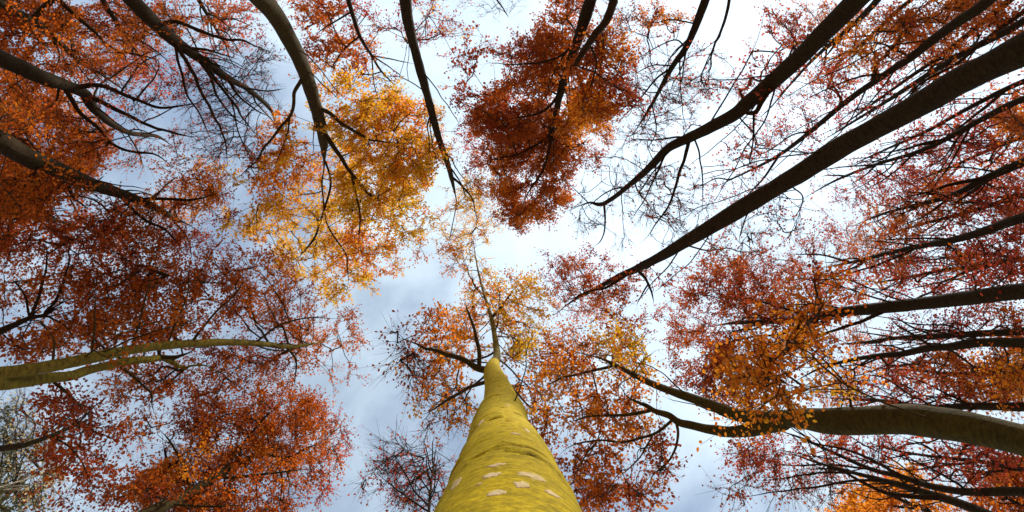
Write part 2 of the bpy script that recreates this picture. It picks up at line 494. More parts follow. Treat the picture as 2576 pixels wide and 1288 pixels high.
        AL.append(np.full(len(px), lf)); AP += [pal] * len(px)
        AS.append(np.full(len(px), 0.88 * opt.get('ls', spec.get('ls', 0.085))))
        AT.append(np.clip(vnoise(px / 60 + 30, py / 60 + 30, idx + 77), 0, 1))
    A = np.vstack(A); AL = np.concatenate(AL); AP = np.array(AP)
    mix = (r.uniform(0, 1, len(AP)) < .22) & (AL > .3)          # neighbouring sprays turn colour at different times
    AP[mix] = r.choice(AP, mix.sum())
    AS = np.concatenate(AS); AT = np.concatenate(AT)
    nA, nS = len(A), len(S)
    TOTAL['attractors'] += nA
    # grow: each place is reached from the nearest wood, preferring short ways back to the limb
    best = np.full(nA, 1e9); par = np.zeros(nA, int); path = np.zeros(nS + nA)
    nodes = np.vstack([S, A])
    d2 = np.sqrt(((A[:, None] - S[None]) ** 2).sum(-1))
    par = d2.argmin(1); best = d2[np.arange(nA), par]
    done = np.zeros(nA, bool); order = []
    bd = best.copy()
    for _ in range(nA):
        i = int(np.where(done, 1e9, best).argmin())
        done[i] = True; order.append(i)
        path[nS + i] = path[par[i]] + bd[i]
        dn = np.linalg.norm(A - A[i], axis=1)
        cost = dn + 0.45 * path[nS + i]
        up = (~done) & (cost < best)
        best[up] = cost[up]; bd[up] = dn[up]; par[up] = nS + i
    cnt = np.ones(nA)
    for i in reversed(order):
        if par[i] >= nS: cnt[par[i] - nS] += cnt[i]
    tr = spec.get('twig', 0.008)
    rad = tr * cnt ** 0.45
    Pp = nodes[par]
    prad = np.where(par < nS, np.minimum(SR[np.minimum(par, nS - 1)] * 0.8, rad * 1.25), np.minimum(rad[np.maximum(par - nS, 0)], rad * 1.3))
    rad = np.minimum(rad, prad * 1.0 + 1e-4)
    E = A - Pp
    Ln = np.linalg.norm(E, axis=1, keepdims=True)
    off = r.normal(0, 1, (nA, 3)); off -= unit(E) * np.sum(off * unit(E), 1, keepdims=True)
    off = off * Ln * 0.06
    M1 = Pp + E * 0.33 + off * 0.9; M2 = Pp + E * 0.67 + off * 0.7 + r.normal(0, 1, (nA, 3)) * Ln * 0.025
    r1 = prad * .67 + rad * .33; r2 = prad * .33 + rad * .67
    segs = [(Pp, M1, prad, r1), (M1, M2, r1, r2), (M2, A, r2, rad)]
    # sprays of twiglets at each place
    K = spec.get('K', 5)
    dirE = unit(E + np.array([0, 0, .001]))
    spr0, spr1, sl, sp_, ss, st = [], [], [], [], [], []
    for q in range(K):
        ang = ((q - (K - 1) / 2) * (1.7 / K) + r.normal(0, .30, nA)) * np.where(AL <= .12, .55, 1)
        hz = unit(dirE * np.array([1, 1, .35]) + r.normal(0, .12, (nA, 3)))
        lat = unit(np.cross(np.array([0, 0, 1.0]), hz))
        dr = unit(hz * np.cos(ang)[:, None] + lat * np.sin(ang)[:, None] + r.normal(0, .16, (nA, 3)))
        ll = r.uniform(.35, .85, nA) * spec.get('spray', 0.9)
        st0 = A - E * r.uniform(0, .35, nA)[:, None] * np.minimum(1, .8 / np.maximum(Ln, .05))
        spr0.append(st0); spr1.append(st0 + dr * ll[:, None])
        sl.append(AL); sp_.append(AP); ss.append(AS); st.append(AT)
    T0 = np.vstack(spr0); T1 = np.vstack(spr1); TL = np.concatenate(sl); TP = np.concatenate(sp_); TS = np.concatenate(ss); TT = np.concatenate(st)
    segs.append((T0, T1, np.full(len(T0), tr * .62), np.full(len(T0), tr * .30)))
    V, Fq = frusta(np.vstack([s[0] for s in segs]) - B, np.vstack([s[1] for s in segs]) - B,
                   np.concatenate([s[2] for s in segs]), np.concatenate([s[3] for s in segs]), 3)
    tw = obj('twigs', make_mesh('twigs', V, Fq, 4), spec.get('twig_bark', 'bark_twig'), root, kind='stuff')
    # leaves along the twiglets
    LN = spec.get('leaves', 9)
    parts = {}
    nT = len(T0)
    singles = spec.get('single')
    Ls = []
    for q in range(LN):
        use = r.uniform(0, 1, nT) < TL
        ii = np.nonzero(use)[0]
        f = (q + 0.6 + r.uniform(-.4, .4, len(ii))) / LN
        dr = unit(T1[ii] - T0[ii])
        p0 = T0[ii] + (T1[ii] - T0[ii]) * f[:, None] + r.normal(0, .025, (len(ii), 3))
        sgn = 1 if q % 2 else -1
        lat = unit(np.cross(np.array([0, 0, 1.0]), dr)) * sgn
        ax = unit(dr * r.uniform(.3, 1, (len(ii), 1)) + lat * r.uniform(.5, 1, (len(ii), 1)) + r.normal(0, .22, (len(ii), 3)) - np.array([0, 0, .18]))
        no = unit(np.array([0, 0, 1.0]) + r.normal(0, .50, (len(ii), 3)))
        sz = TS[ii] * r.uniform(.5, 1.4, len(ii))
        ti = np.clip(0.55 * TT[ii] + 0.45 * r.uniform(0, 1, len(ii)) + r.normal(0, .06, len(ii)), 0, 1)
        Ls.append((p0, ax, no, sz, ti, TP[ii]))
    p0, ax, no, sz, ti, lp = [np.concatenate([x[c] for x in Ls]) for c in range(6)]
    TOTAL['leaves'] += len(p0)
    # the leaves that show largest are single pieces
    taken = np.zeros(len(p0), bool)
    if singles:
        bx0, by0, bx1, by1, cap = singles
        pp = project(p0)
        inside = (pp[:, 0] > bx0) & (pp[:, 0] < bx1) & (pp[:, 1] > by0) & (pp[:, 1] < by1)
        ids = np.nonzero(inside)[0]
        near = ids[np.argsort(-sz[ids] / np.linalg.norm(p0[ids], axis=1))][:cap]
        taken[near] = True
        for kx in near:
            ms = leaf_piece(str(lp[kx]), 0.1)
            lo = bpy.data.objects.new('leaf', ms[min(3, int(ti[kx] * 4))]); C.objects.link(lo)
            a_ = Vector(ax[kx]); n_ = Vector(no[kx]); s_ = n_.cross(a_).normalized(); n_ = a_.cross(s_)
            mt = Matrix((a_, s_, n_)).transposed().to_4x4()
            mt.translation = Vector(p0[kx] - B)
            lo.parent = root
            lo.matrix_local = mt @ Matrix.Scale(float(sz[kx]) / 0.1, 4)
    rest = ~taken
    fine = spec.get('fine', False)
    first = True
    for pal in sorted(set(lp[rest])):
        mk = rest & (lp == pal)
        V, Fq, k, tt = leaf_arrays(p0[mk] - B, ax[mk], no[mk], sz[mk], ti[mk], fine)
        obj('crown', make_mesh('crown', V, Fq, k, tt), PAL[pal], root, kind='stuff')
    return root, P, R, B

T = []
def tree(name, label, stem, w, d, H, blobs, br=(), **kw):
    T.append(dict(name=name, label=label, stem=stem, w=w, d=d, H=H, blobs=blobs, br=br, **kw))

BT = 'beech_tree'
# --- the tree the camera leans on: yellow-green trunk rising from the bottom edge
tree(BT, 'mature beech whose thick yellow-green trunk with pale lichen rises from the bottom edge',
     [(1274, 1288), (1272, 1195), (1269, 1146), (1258, 1098), (1261, 1053), (1263, 1030), (1253, 978), (1240, 938), (1241, 918), (1250, 890), (1236, 800), (1212, 720), (1196, 645), (1188, 580)],
     (360, 6), 0.9, 24,
     [(1150, 850, 70, 60, 2.6, .7, 'O'), (1090, 905, 70, 60, 1.6, .4, 'R'), (1275, 760, 80, 75, 4.0, .8, 'G'), (1290, 840, 70, 60, 3.4, .75, 'G'),
      (1240, 720, 60, 50, 2.6, .7, 'O'), (1125, 990, 80, 70, 2.0, .4, 'O'), (1030, 900, 50, 70, 2.2, .12, 'D'), (1110, 1060, 70, 50, 1.4, .12, 'R'), (1180, 790, 50, 60, 2.6, .7, 'O'),
      (1175, 560, 85, 75, 3.2, .8, 'G'), (1140, 640, 60, 45, 2.4, .7, 'O'), (1215, 470, 40, 45, 1.6, .7, 'G'), (1310, 920, 50, 60, 2.4, .6, 'R'), (1330, 1010, 45, 60, 2.0, .5, 'O')],
     [([(1238, 935), (1200, 925), (1165, 905), (1110, 888), (1055, 870), (1005, 850)], 20, 2, 1.5),
      ([(1205, 925), (1206, 880), (1195, 830), (1178, 790), (1168, 750)], 12, 4),
      ([(1225, 960), (1180, 975), (1120, 1010), (1060, 1050)], 10, 3, 1.0),
      ([(1262, 940), (1300, 990), (1350, 1040)], 8, 3, 2.0),
      ([(1236, 800), (1262, 770), (1290, 730)], 9, 3)],
     heights=[2.25, 2.85, 3.3, 3.95, 4.75, 5.4, 7.6, 10.4, 12.1, 14.2, 17, 20, 22.5, 24.5], widths=[330, 250, 198, 156, 128, 100, 66, 46, 31, 18, 10, 6, 4, 3], branch_bark='bark_mossy',
     custom_trunk=True, fan=4, fan_w=3.5, dm=.75, bark='bark_algae', attach_from=.5, fine=True, ls=.09)
# --- top edge
tree(BT, 'slender dark beech stem curving down from the top edge to the golden crown tip',
     [(1018, -15), (1026, 50), (1042, 120), (1075, 240), (1103, 345), (1130, 425), (1150, 510)], (31, 9), 11.5, 26,
     [(1050, 60, 90, 60, 1.8, .55, 'M', dict(dh=3)), (1110, 90, 60, 60, 1.2, .5, 'M', dict(dh=3)), (1180, 500, 50, 55, 2.0, .7, 'G'), (1140, 590, 50, 60, 2.0, .7, 'G'),
      (1110, 370, 50, 60, 1.6, .6, 'O'), (1000, 200, 50, 50, .8, .3, 'M')],
     [([(1136, 445), (1165, 470), (1190, 505), (1196, 550)], 7, 2), ([(1150, 500), (1140, 560), (1125, 620)], 6, 2), ([(1070, 230), (1010, 195), (950, 190)], 3, 1.5)])
tree(BT, 'moss-tinged beech with a stout curved trunk carrying a large golden crown',
     [(640, -20), (690, 35), (735, 110), (768, 185), (795, 270), (812, 340), (816, 410)], (50, 20), 10.5, 22,
     [(920, 290, 110, 70, 3.4, .85, 'G'), (1000, 290, 70, 60, 3.0, .85, 'O'), (960, 390, 120, 80, 4.2, .9, 'G'), (1050, 420, 60, 80, 2.6, .85, 'O'), (890, 470, 110, 80, 3.4, .8, 'G'),
      (960, 520, 110, 80, 3.4, .85, 'G'), (830, 570, 100, 70, 3.0, .8, 'G'), (900, 630, 90, 70, 3.2, .85, 'O'), (720, 340, 50, 55, 3.6, .9, 'O'), (700, 440, 70, 60, 2.2, .75, 'O'),
      (670, 560, 75, 60, 2.8, .8, 'G'), (760, 650, 80, 50, 3.0, .85, 'G'), (870, 720, 70, 55, 3.6, .9, 'G'), (760, 520, 60, 60, 2.4, .75, 'G'), (1060, 330, 50, 50, 2.4, .8, 'G'), (960, 690, 60, 40, 1.2, .4, 'O'), (1020, 600, 50, 60, 1.4, .5, 'O'),
      (640, 400, 40, 50, 1.2, .4, 'D'), (780, 420, 50, 50, 2.0, .7, 'O')],
     [([(766, 190), (742, 225), (730, 285), (690, 345), (640, 400), (585, 460)], 10, 3), ([(800, 270), (830, 285), (870, 320), (930, 350), (1000, 360)], 12, 4),
      ([(812, 330), (850, 385), (885, 435), (940, 495), (980, 520)], 14, 4), ([(816, 400), (832, 460), (815, 530), (790, 600), (740, 670)], 12, 3),
      ([(816, 410), (812, 480), (825, 560), (870, 640), (880, 720)], 11, 3), ([(885, 435), (905, 540), (900, 620)], 7, 3), ([(730, 285), (722, 340), (690, 420)], 5, 2)],
     bark='bark_mossy', ls=.115, dm=.9, attach_from=.5)
tree(BT, 'dark beech fanning into many bare drooping limbs near the upper left',
     [(318, -15), (390, 60), (430, 95), (470, 125), (520, 160), (570, 195), (625, 225), (680, 275), (692, 315)], (38, 5), 13, 22,
     [(600, 230, 120, 90, 2.0, .05, 'D', dict(thr=.3)), (560, 340, 80, 80, 1.6, .06, 'D', dict(thr=.3)), (640, 130, 80, 50, 1.6, .1, 'D'), (500, 230, 80, 80, 1.4, .15, 'M'), (640, 400, 60, 70, 1.4, .04, 'D', dict(thr=.3)),
      (400, 60, 110, 60, 1.6, .55, 'R')],
     [([(395, 65), (440, 55), (490, 72), (550, 95), (620, 105), (690, 135)], 11, 3), ([(430, 97), (460, 140), (490, 190), (512, 240), (542, 295), (565, 350), (578, 430)], 11, 3),
      ([(520, 165), (550, 212), (592, 268), (622, 312), (655, 345)], 10, 2), ([(470, 120), (520, 125), (570, 140), (605, 152)], 8, 2), ([(500, 150), (530, 195), (545, 240), (590, 300), (645, 330)], 9, 2),
      ([(440, 110), (448, 160), (470, 230), (510, 300), (540, 380)], 7, 2), ([(570, 195), (600, 240), (650, 280), (690, 300)], 8, 2), ([(620, 222), (670, 228), (720, 222)], 5, 2), ([(550, 212), (580, 250), (600, 330), (640, 420)], 5, 2)], fan=10)
tree(BT, 'thick dark beech limb entering from the left edge and forking into crooked boughs',
     [(-20, 137), (60, 175), (120, 200), (165, 214), (212, 236), (232, 268), (275, 308), (330, 335), (395, 343), (440, 372)], (43, 4), 12, 21,
     [(60, 240, 90, 60, 2.0, .7, 'R'), (130, 300, 90, 60, 2.4, .7, 'R'), (220, 370, 80, 60, 3.2, .8, 'R'), (140, 400, 80, 40, 2.6, .8, 'R'), (400, 390, 110, 50, 1.5, .35, 'R'), (480, 330, 70, 60, 1.3, .3, 'D'),
      (330, 240, 110, 60, 1.4, .35, 'D'), (420, 190, 80, 60, 1.3, .4, 'M'), (250, 150, 90, 50, 2.2, .7, 'R')],
     [([(185, 220), (260, 216), (340, 250), (420, 270), (515, 262)], 13, 4), ([(218, 240), (290, 275), (360, 308), (420, 330), (510, 345)], 13, 4),
      ([(160, 216), (200, 280), (260, 335), (300, 372), (390, 390), (455, 428)], 12, 3), ([(150, 214), (140, 255), (108, 280)], 6, 3), ([(300, 235), (360, 160), (430, 125)], 5, 2),
      ([(330, 262), (370, 215), (395, 185), (400, 140)], 5, 2), ([(235, 265), (240, 225), (290, 190), (360, 140), (420, 120)], 5, 2), ([(360, 306), (410, 285), (450, 262)], 4, 2), ([(320, 335), (350, 385), (360, 420)], 4, 2)])
tree(BT, 'broad brown beech limb from the left edge ending in an orange tuft',
     [(-20, 340), (70, 395), (150, 428), (220, 460), (300, 486), (370, 512), (430, 545), (482, 568)], (53, 6), 10, 19,
     [(500, 480, 70, 45, 3.4, .85, 'O'), (540, 450, 50, 40, 2.8, .8, 'G'), (450, 520, 70, 40, 2.6, .8, 'O'), (330, 545, 80, 50, 2.4, .7, 'R'), (400, 590, 80, 50, 2.0, .6, 'R'), (470, 600, 60, 40, 1.8, .6, 'M'),
      (120, 470, 90, 50, 3.4, .85, 'R'), (40, 480, 70, 60, 3.6, .85, 'R'), (60, 330, 80, 50, 2.8, .8, 'R'), (560, 590, 50, 50, 2.4, .6, 'M'), (240, 560, 70, 50, 1.2, .5, 'D')],
     [([(355, 500), (430, 500), (490, 502), (560, 480)], 10, 3), ([(380, 500), (405, 478), (430, 455), (452, 440)], 6, 2), ([(165, 440), (185, 495), (225, 530)], 9, 4), ([(190, 450), (205, 415)], 5, 2), ([(240, 460), (262, 442)], 4, 2),
      ([(300, 490), (360, 550), (420, 580), (470, 640)], 10, 3), ([(430, 545), (470, 600), (485, 660)], 6, 2)], ls=.09)
# --- left pair and the red crown
tree(BT, 'sunlit olive beech with twin stems reaching in from the left edge',
     [(-20, 942), (130, 920), (250, 896), (330, 880), (450, 866), (560, 861), (650, 864), (720, 872), (770, 868), (820, 858)], (33, 5), 11, 20,
     [(780, 850, 80, 60, 3.0, .85, 'R'), (860, 830, 55, 55, 2.4, .75, 'R'), (700, 780, 100, 60, 3.2, .8, 'R'), (620, 700, 90, 70, 3.0, .75, 'R'), (520, 760, 110, 70, 3.6, .8, 'R'), (400, 720, 110, 80, 3.4, .75, 'R'),
      (280, 760, 110, 80, 3.2, .75, 'R'), (470, 640, 90, 60, 2.6, .7, 'R'), (340, 640, 100, 60, 2.4, .65, 'D'), (600, 900, 90, 50, 3.6, .85, 'R'), (700, 930, 70, 50, 2.6, .75, 'R'), (420, 830, 120, 50, 3.4, .8, 'R'),
      (880, 900, 40, 60, 1.4, .6, 'R'), (820, 950, 50, 40, 1.3, .5, 'R'), (230, 850, 90, 50, 2.8, .75, 'R'), (450, 960, 90, 50, 3.0, .8, 'R'), (560, 970, 60, 50, 2.6, .8, 'R'), (330, 960, 80, 60, 2.0, .7, 'R')],
     [([(-20, 972), (130, 952), (220, 932), (330, 912), (400, 898), (430, 905), (455, 925), (500, 922), (545, 930)], 37, 7, 6), ([(395, 898), (440, 898), (480, 885)], 14, 4), ([(430, 905), (470, 890), (490, 880)], 8, 3),
      ([(300, 918), (350, 960), (380, 990), (385, 1040)], 8, 3), ([(130, 958), (180, 1000), (240, 1060)], 8, 3), ([(480, 864), (530, 800), (590, 740), (620, 690)], 7, 2), ([(230, 900), (240, 800), (235, 720)], 6, 2),
      ([(330, 880), (360, 780), (380, 680)], 6, 2), ([(640, 864), (700, 820), (770, 800), (850, 800)], 6, 2), ([(720, 872), (745, 910), (740, 980)], 6, 2), ([(420, 868), (470, 750), (480, 650)], 5, 2), ([(130, 922), (135, 860), (90, 800)], 6, 2)],
     bark='bark_sunny', branch_bark='bark_mossy', twin=True, ls=.09, attach_from=.4, dh=2.2, dm=.66)
tree(BT, 'red-orange beech at the bottom left, its mossy stem half hidden in leaves',
     [(360, 1300), (420, 1268), (480, 1240), (540, 1200), (600, 1165), (650, 1140), (710, 1108)], (34, 6), 11, 19,
     [(700, 1050, 95, 65, 5.0, .95, 'R'), (780, 1070, 65, 60, 3.6, .85, 'R'), (650, 1130, 90, 60, 4.6, .9, 'R'), (740, 1170, 90, 55, 4.0, .9, 'R'), (560, 1180, 80, 60, 4.0, .9, 'R'), (460, 1170, 80, 50, 3.6, .85, 'O'), (400, 1240, 100, 60, 3.8, .85, 'R'),
      (560, 1270, 110, 50, 4.0, .85, 'R'), (700, 1260, 90, 50, 3.2, .8, 'R'), (500, 1080, 70, 60, 2.6, .75, 'R'), (400, 1060, 60, 70, 1.8, .7, 'R'), (600, 1040, 60, 50, 2.4, .8, 'R'), (840, 1100, 45, 70, 1.8, .5, 'M'), (800, 1250, 50, 50, 1.4, .5, 'M'), (520, 1030, 50, 40, 2.2, .8, 'D'),
      (600, 1330, 150, 40, 2.5, .8, 'R')],
     [([(540, 1200), (600, 1200), (680, 1190), (780, 1180)], 9, 3), ([(600, 1165), (610, 1120), (660, 1060), (700, 1020)], 8, 3), ([(480, 1240), (470, 1190), (440, 1130), (400, 1080)], 8, 3), ([(650, 1140), (720, 1150), (770, 1130), (830, 1100)], 8, 2), ([(420, 1268), (520, 1275), (620, 1270)], 9, 3)],
     bark='bark_mossy', ls=.085, dm=.85)
tree(BT, 'near beech of loose dark leaves dangling over the left edge below the twin stems',
     [(-20, 1130), (60, 1120), (130, 1095), (190, 1070), (235, 1050)], (16, 5), 8, 12,
     [(180, 1050, 70, 70, 1.9, .75, 'D'), (230, 1110, 60, 60, 1.9, .75, 'D'), (160, 1130, 50, 60, 1.7, .7, 'D'), (130, 1000, 50, 40, 1.2, .6, 'D'), (220, 1190, 45, 60, 1.4, .6, 'D'), (130, 1270, 60, 30, 1.4, .6, 'D'), (240, 1250, 50, 40, 1.0, .5, 'D'), (310, 1090, 40, 50, 1.2, .6, 'R')],
     [([(130, 1095), (180, 1130), (215, 1180), (240, 1240)], 5, 2), ([(190, 1070), (250, 1090), (300, 1110)], 4, 2)], fine=True, ls=.085, twig=.005, dm=.75)
tree(BT, 'dark-leaved beech bough reaching up from the left edge above the twin stems',
     [(-20, 842), (30, 820), (75, 800), (112, 792), (150, 770)], (18, 5), 9, 14,
     [(60, 640, 90, 60, 2.4, .7, 'D'), (150, 620, 80, 60, 2.2, .65, 'D'), (60, 740, 80, 60, 2.6, .7, 'R'), (160, 720, 80, 70, 2.6, .7, 'R'), (60, 860, 80, 40, 2.6, .75, 'R'), (150, 830, 70, 50, 2.6, .75, 'R'), (230, 640, 60, 60, 2.0, .6, 'D'), (20, 560, 60, 50, 2.6, .7, 'R')],
     [([(75, 800), (100, 740), (115, 680), (118, 610)], 8, 2), ([(110, 790), (150, 740), (170, 660), (175, 600)], 7, 2), ([(75, 800), (60, 740), (20, 690)], 6, 2), ([(112, 792), (165, 820), (190, 860)], 5, 2)], fine=True, ls=.09, dm=.6)
# --- the dark red crown top right of the middle
tree(BT, 'dark twin-stemmed beech at the top edge holding a dense rust-red crown',
     [(1492, -20), (1470, 50), (1452, 105), (1430, 170), (1408, 240), (1398, 290), (1380, 345), (1355, 395)], (32, 8), 12, 23,
     [(1300, 250, 100, 70, 5.0, .95, 'R'), (1250, 310, 80, 60, 4.2, .9, 'D'), (1330, 330, 110, 70, 6.0, .95, 'R'), (1450, 270, 90, 60, 5.0, .95, 'O'), (1470, 340, 70, 60, 4.4, .95, 'O'), (1290, 400, 100, 55, 6.0, .95, 'R'),
      (1400, 390, 80, 60, 4.6, .9, 'R'), (1310, 470, 95, 45, 7.0, 1, 'R'), (1330, 510, 75, 40, 7.0, 1, 'R'), (1300, 545, 45, 25, 5.0, 1, 'R'), (1380, 470, 45, 50, 5.0, .95, 'R'), (1360, 120, 80, 70, 3.4, .85, 'R'), (1420, 60, 70, 60, 3.0, .8, 'R'), (1290, 120, 55, 40, 1.5, .5, 'M'),
      (1380, 190, 90, 60, 3.8, .85, 'R'), (1530, 210, 60, 80, 2.0, .7, 'D'), (1540, 140, 45, 60, 1.5, .6, 'O'), (1200, 350, 40, 60, 1.6, .6, 'M'), (1210, 410, 35, 40, 1.4, .6, 'M'), (1500, 120, 60, 60, 2.2, .7, 'D'), (1590, 250, 35, 50, 1.0, .4, 'M'), (1480, 410, 40, 25, 1.6, .6, 'D'),
      (1200, 145, 65, 50, 1.5, .16, 'D', dict(ls=.15, thr=.2)), (1190, 240, 60, 50, 1.6, .45, 'D', dict(ls=.12))],
     [([(1552, -20), (1520, 60), (1480, 108), (1445, 160), (1430, 175)], 24, 14, -1), ([(1416, 220), (1385, 265), (1340, 290), (1270, 300)], 9, 3), ([(1450, 110), (1390, 150), (1300, 160), (1220, 150)], 7, 2), ([(1398, 290), (1370, 420), (1330, 480), (1310, 530)], 9, 3),
      ([(1440, 160), (1490, 180), (1540, 210), (1590, 240)], 7, 2), ([(1380, 345), (1440, 370), (1490, 340)], 6, 2), ([(1380, 345), (1300, 390), (1220, 400)], 7, 2), ([(1478, 105), (1500, 160), (1470, 260)], 6, 2)],
     ls=.105, dm=1.2, dh=1.8, single=(1130, 95, 1280, 290, 200), bark='bark_beech')
tree(BT, 'thin bare-twigged beech with two wavy stems hanging from the top edge',
     [(1782, -20), (1752, 60), (1725, 120), (1690, 170), (1660, 225), (1630, 280), (1590, 340)], (22, 4), 13, 22,
     [(1640, 260, 80, 90, 1.8, .10, 'D', dict(thr=.3)), (1720, 240, 60, 80, 1.4, .12, 'D', dict(thr=.3)), (1660, 40, 80, 45, 3.0, .85, 'O'), (1600, 330, 70, 50, 1.3, .08, 'D'), (1640, 130, 60, 50, 1.2, .2, 'M'), (1780, 200, 60, 60, 1.2, .25, 'M'), (1560, 60, 50, 50, 1.6, .5, 'R')],
     [([(1838, -20), (1825, 50), (1800, 110), (1785, 160), (1765, 205)], 9, 3, -1), ([(1725, 120), (1700, 100), (1650, 120), (1600, 150)], 4, 2), ([(1690, 170), (1650, 200), (1600, 260), (1560, 300)], 6, 2), ([(1640, 260), (1650, 330), (1620, 390)], 4, 2), ([(1710, 140), (1712, 220), (1720, 300)], 4, 2), ([(1690, 165), (1640, 165), (1590, 190)], 4, 2), ([(1752, 60), (1690, 50), (1640, 60)], 4, 2)], twig=.0095)
tree(BT, 'long dark beech limb snaking from the top edge to bare twig ends',
     [(2175, -20), (2085, 68), (2010, 145), (1950, 200), (1885, 255), (1848, 287), (1785, 322), (1735, 346), (1682, 372), (1635, 420), (1590, 460), (1520, 512), (1480, 510), (1430, 530)], (52, 3), 11.5, 23,
     [(1660, 470, 100, 80, 1.5, .10, 'D', dict(thr=.3)), (1520, 560, 100, 60, 1.6, .08, 'D', dict(thr=.3)), (1560, 440, 80, 50, 1.0, .05, 'D', dict(thr=.3)), (1440, 500, 40, 50, 1.0, .06, 'D', dict(thr=.3)), (1700, 560, 70, 60, 1.2, .08, 'D', dict(thr=.3)), (1880, 370, 70, 80, 1.0, .3, 'M'), (1980, 110, 70, 60, 1.2, .7, 'M'), (1900, 180, 50, 60, 1.0, .6, 'M'), (1800, 330, 60, 40, .7, .1, 'D'), (1640, 360, 70, 30, .6, .1, 'D'), (1960, 40, 50, 40, .9, .6, 'M')],
     [([(1945, 208), (1918, 252), (1900, 282), (1870, 284), (1850, 288)], 17, 9, .2), ([(1896, 284), (1896, 330), (1886, 400), (1880, 440)], 6, 2), ([(1735, 346), (1725, 390), (1708, 440), (1685, 510), (1640, 580), (1605, 612)], 10, 2), ([(1745, 343), (1760, 390), (1768, 440), (1770, 540)], 5, 2),
      ([(1735, 346), (1700, 345), (1650, 352), (1600, 350), (1560, 365)], 6, 2), ([(1682, 372), (1660, 420), (1620, 500), (1585, 560)], 6, 2), ([(1520, 512), (1522, 560), (1515, 600), (1490, 625)], 6, 2), ([(1480, 510), (1440, 470), (1420, 450)], 3, 1.5), ([(1650, 400), (1650, 450), (1655, 480)], 4, 2)], twig=.0095)
tree(BT, 'narrow forked beech stem beside the snaking limb, running to thin tips',
     [(2225, -20), (2180, 30), (2130, 75), (2080, 118), (2035, 160), (1990, 210), (1950, 250)], (17, 3), 15, 23,
     [(2050, 130, 60, 60, 1.4, .65, 'M'), (1990, 230, 60, 50, 1.2, .6, 'M'), (1930, 310, 60, 60, 1.1, .55, 'M'), (2060, 230, 60, 50, 1.2, .55, 'M'), (2000, 60, 60, 40, 1.4, .7, 'R'), (1880, 230, 50, 40, 1.0, .6, 'R')],
     [([(2150, 55), (2100, 60), (2050, 100), (2000, 130)], 6, 2), ([(2080, 118), (2070, 170), (2040, 220)], 5, 2), ([(1990, 210), (1930, 280), (1900, 300)], 5, 2)])
tree(BT, 'straight dark beech stem running parallel above the thickest trunk at upper right',
     [(2540, -50), (2470, 15), (2410, 55), (2350, 98), (2290, 145), (2230, 185), (2130, 255), (2040, 330), (1960, 390), (1880, 432), (1780, 480)], (31, 3), 13, 24,
     [(2130, 130, 70, 60, 1.6, .75, 'O'), (2230, 130, 60, 60, 1.6, .7, 'R'), (2100, 210, 60, 50, 1.6, .65, 'M'), (2000, 330, 80, 50, 1.3, .5, 'M'), (1900, 470, 90, 50, 1.2, .35, 'M'), (1810, 500, 80, 50, 1.1, .25, 'M'), (2300, 60, 80, 50, 2.6, .8, 'R'), (2060, 380, 60, 40, 1.0, .4, 'M'), (2400, 20, 80, 60, 3.0, .8, 'R')],
     [([(2230, 185), (2160, 195), (2080, 225), (2010, 260)], 7, 2), ([(1960, 390), (1920, 450), (1880, 490), (1850, 520)], 7, 2), ([(2290, 145), (2220, 110), (2150, 110)], 6, 2), ([(2040, 330), (1990, 340), (1930, 380), (1870, 400)], 5, 2), ([(1880, 432), (1840, 450), (1800, 450), (1740, 480)], 5, 2)])
tree(BT, 'thickest dark beech trunk slanting straight from the upper right corner towards the centre',
     [(2640, 95), (2576, 125), (2430, 196), (2285, 278), (2130, 362), (1985, 452), (1830, 545), (1685, 632), (1602, 676), (1557, 695), (1507, 722), (1442, 756), (1395, 792)], (86, 5), 11, 26,
     [(1480, 705, 80, 50, 3.2, .85, 'D'), (1380, 690, 50, 45, 2.2, .75, 'D'), (1430, 760, 60, 50, 2.8, .8, 'D'), (1580, 720, 70, 45, 2.0, .7, 'D'), (1600, 800, 80, 50, 1.6, .6, 'D'), (1830, 650, 80, 50, 1.0, .4, 'D'), (1680, 690, 60, 40, 1.2, .5, 'M'), (1520, 780, 60, 40, 2.0, .6, 'R'), (1960, 540, 70, 60, 1.0, .12, 'D', dict(thr=.3)), (1850, 600, 60, 50, 1.0, .1, 'D', dict(thr=.3))],
     [([(1602, 678), (1626, 705), (1640, 740), (1645, 765)], 9, 3), ([(1630, 715), (1610, 750), (1600, 770)], 5, 2), ([(1590, 682), (1530, 720), (1480, 735), (1420, 760)], 9, 3), ([(1900, 505), (1870, 560), (1860, 620)], 4, 2, 2), ([(1985, 462), (2020, 500), (1990, 560)], 4, 2, 2), ([(2080, 390), (1980, 380), (1870, 372)], 4, 2, 2)],
     widths=[90, 82, 68, 59, 55, 49, 40, 27, 20, 14, 11, 8, 5], sides=20, ls=.09, attach_from=.3)
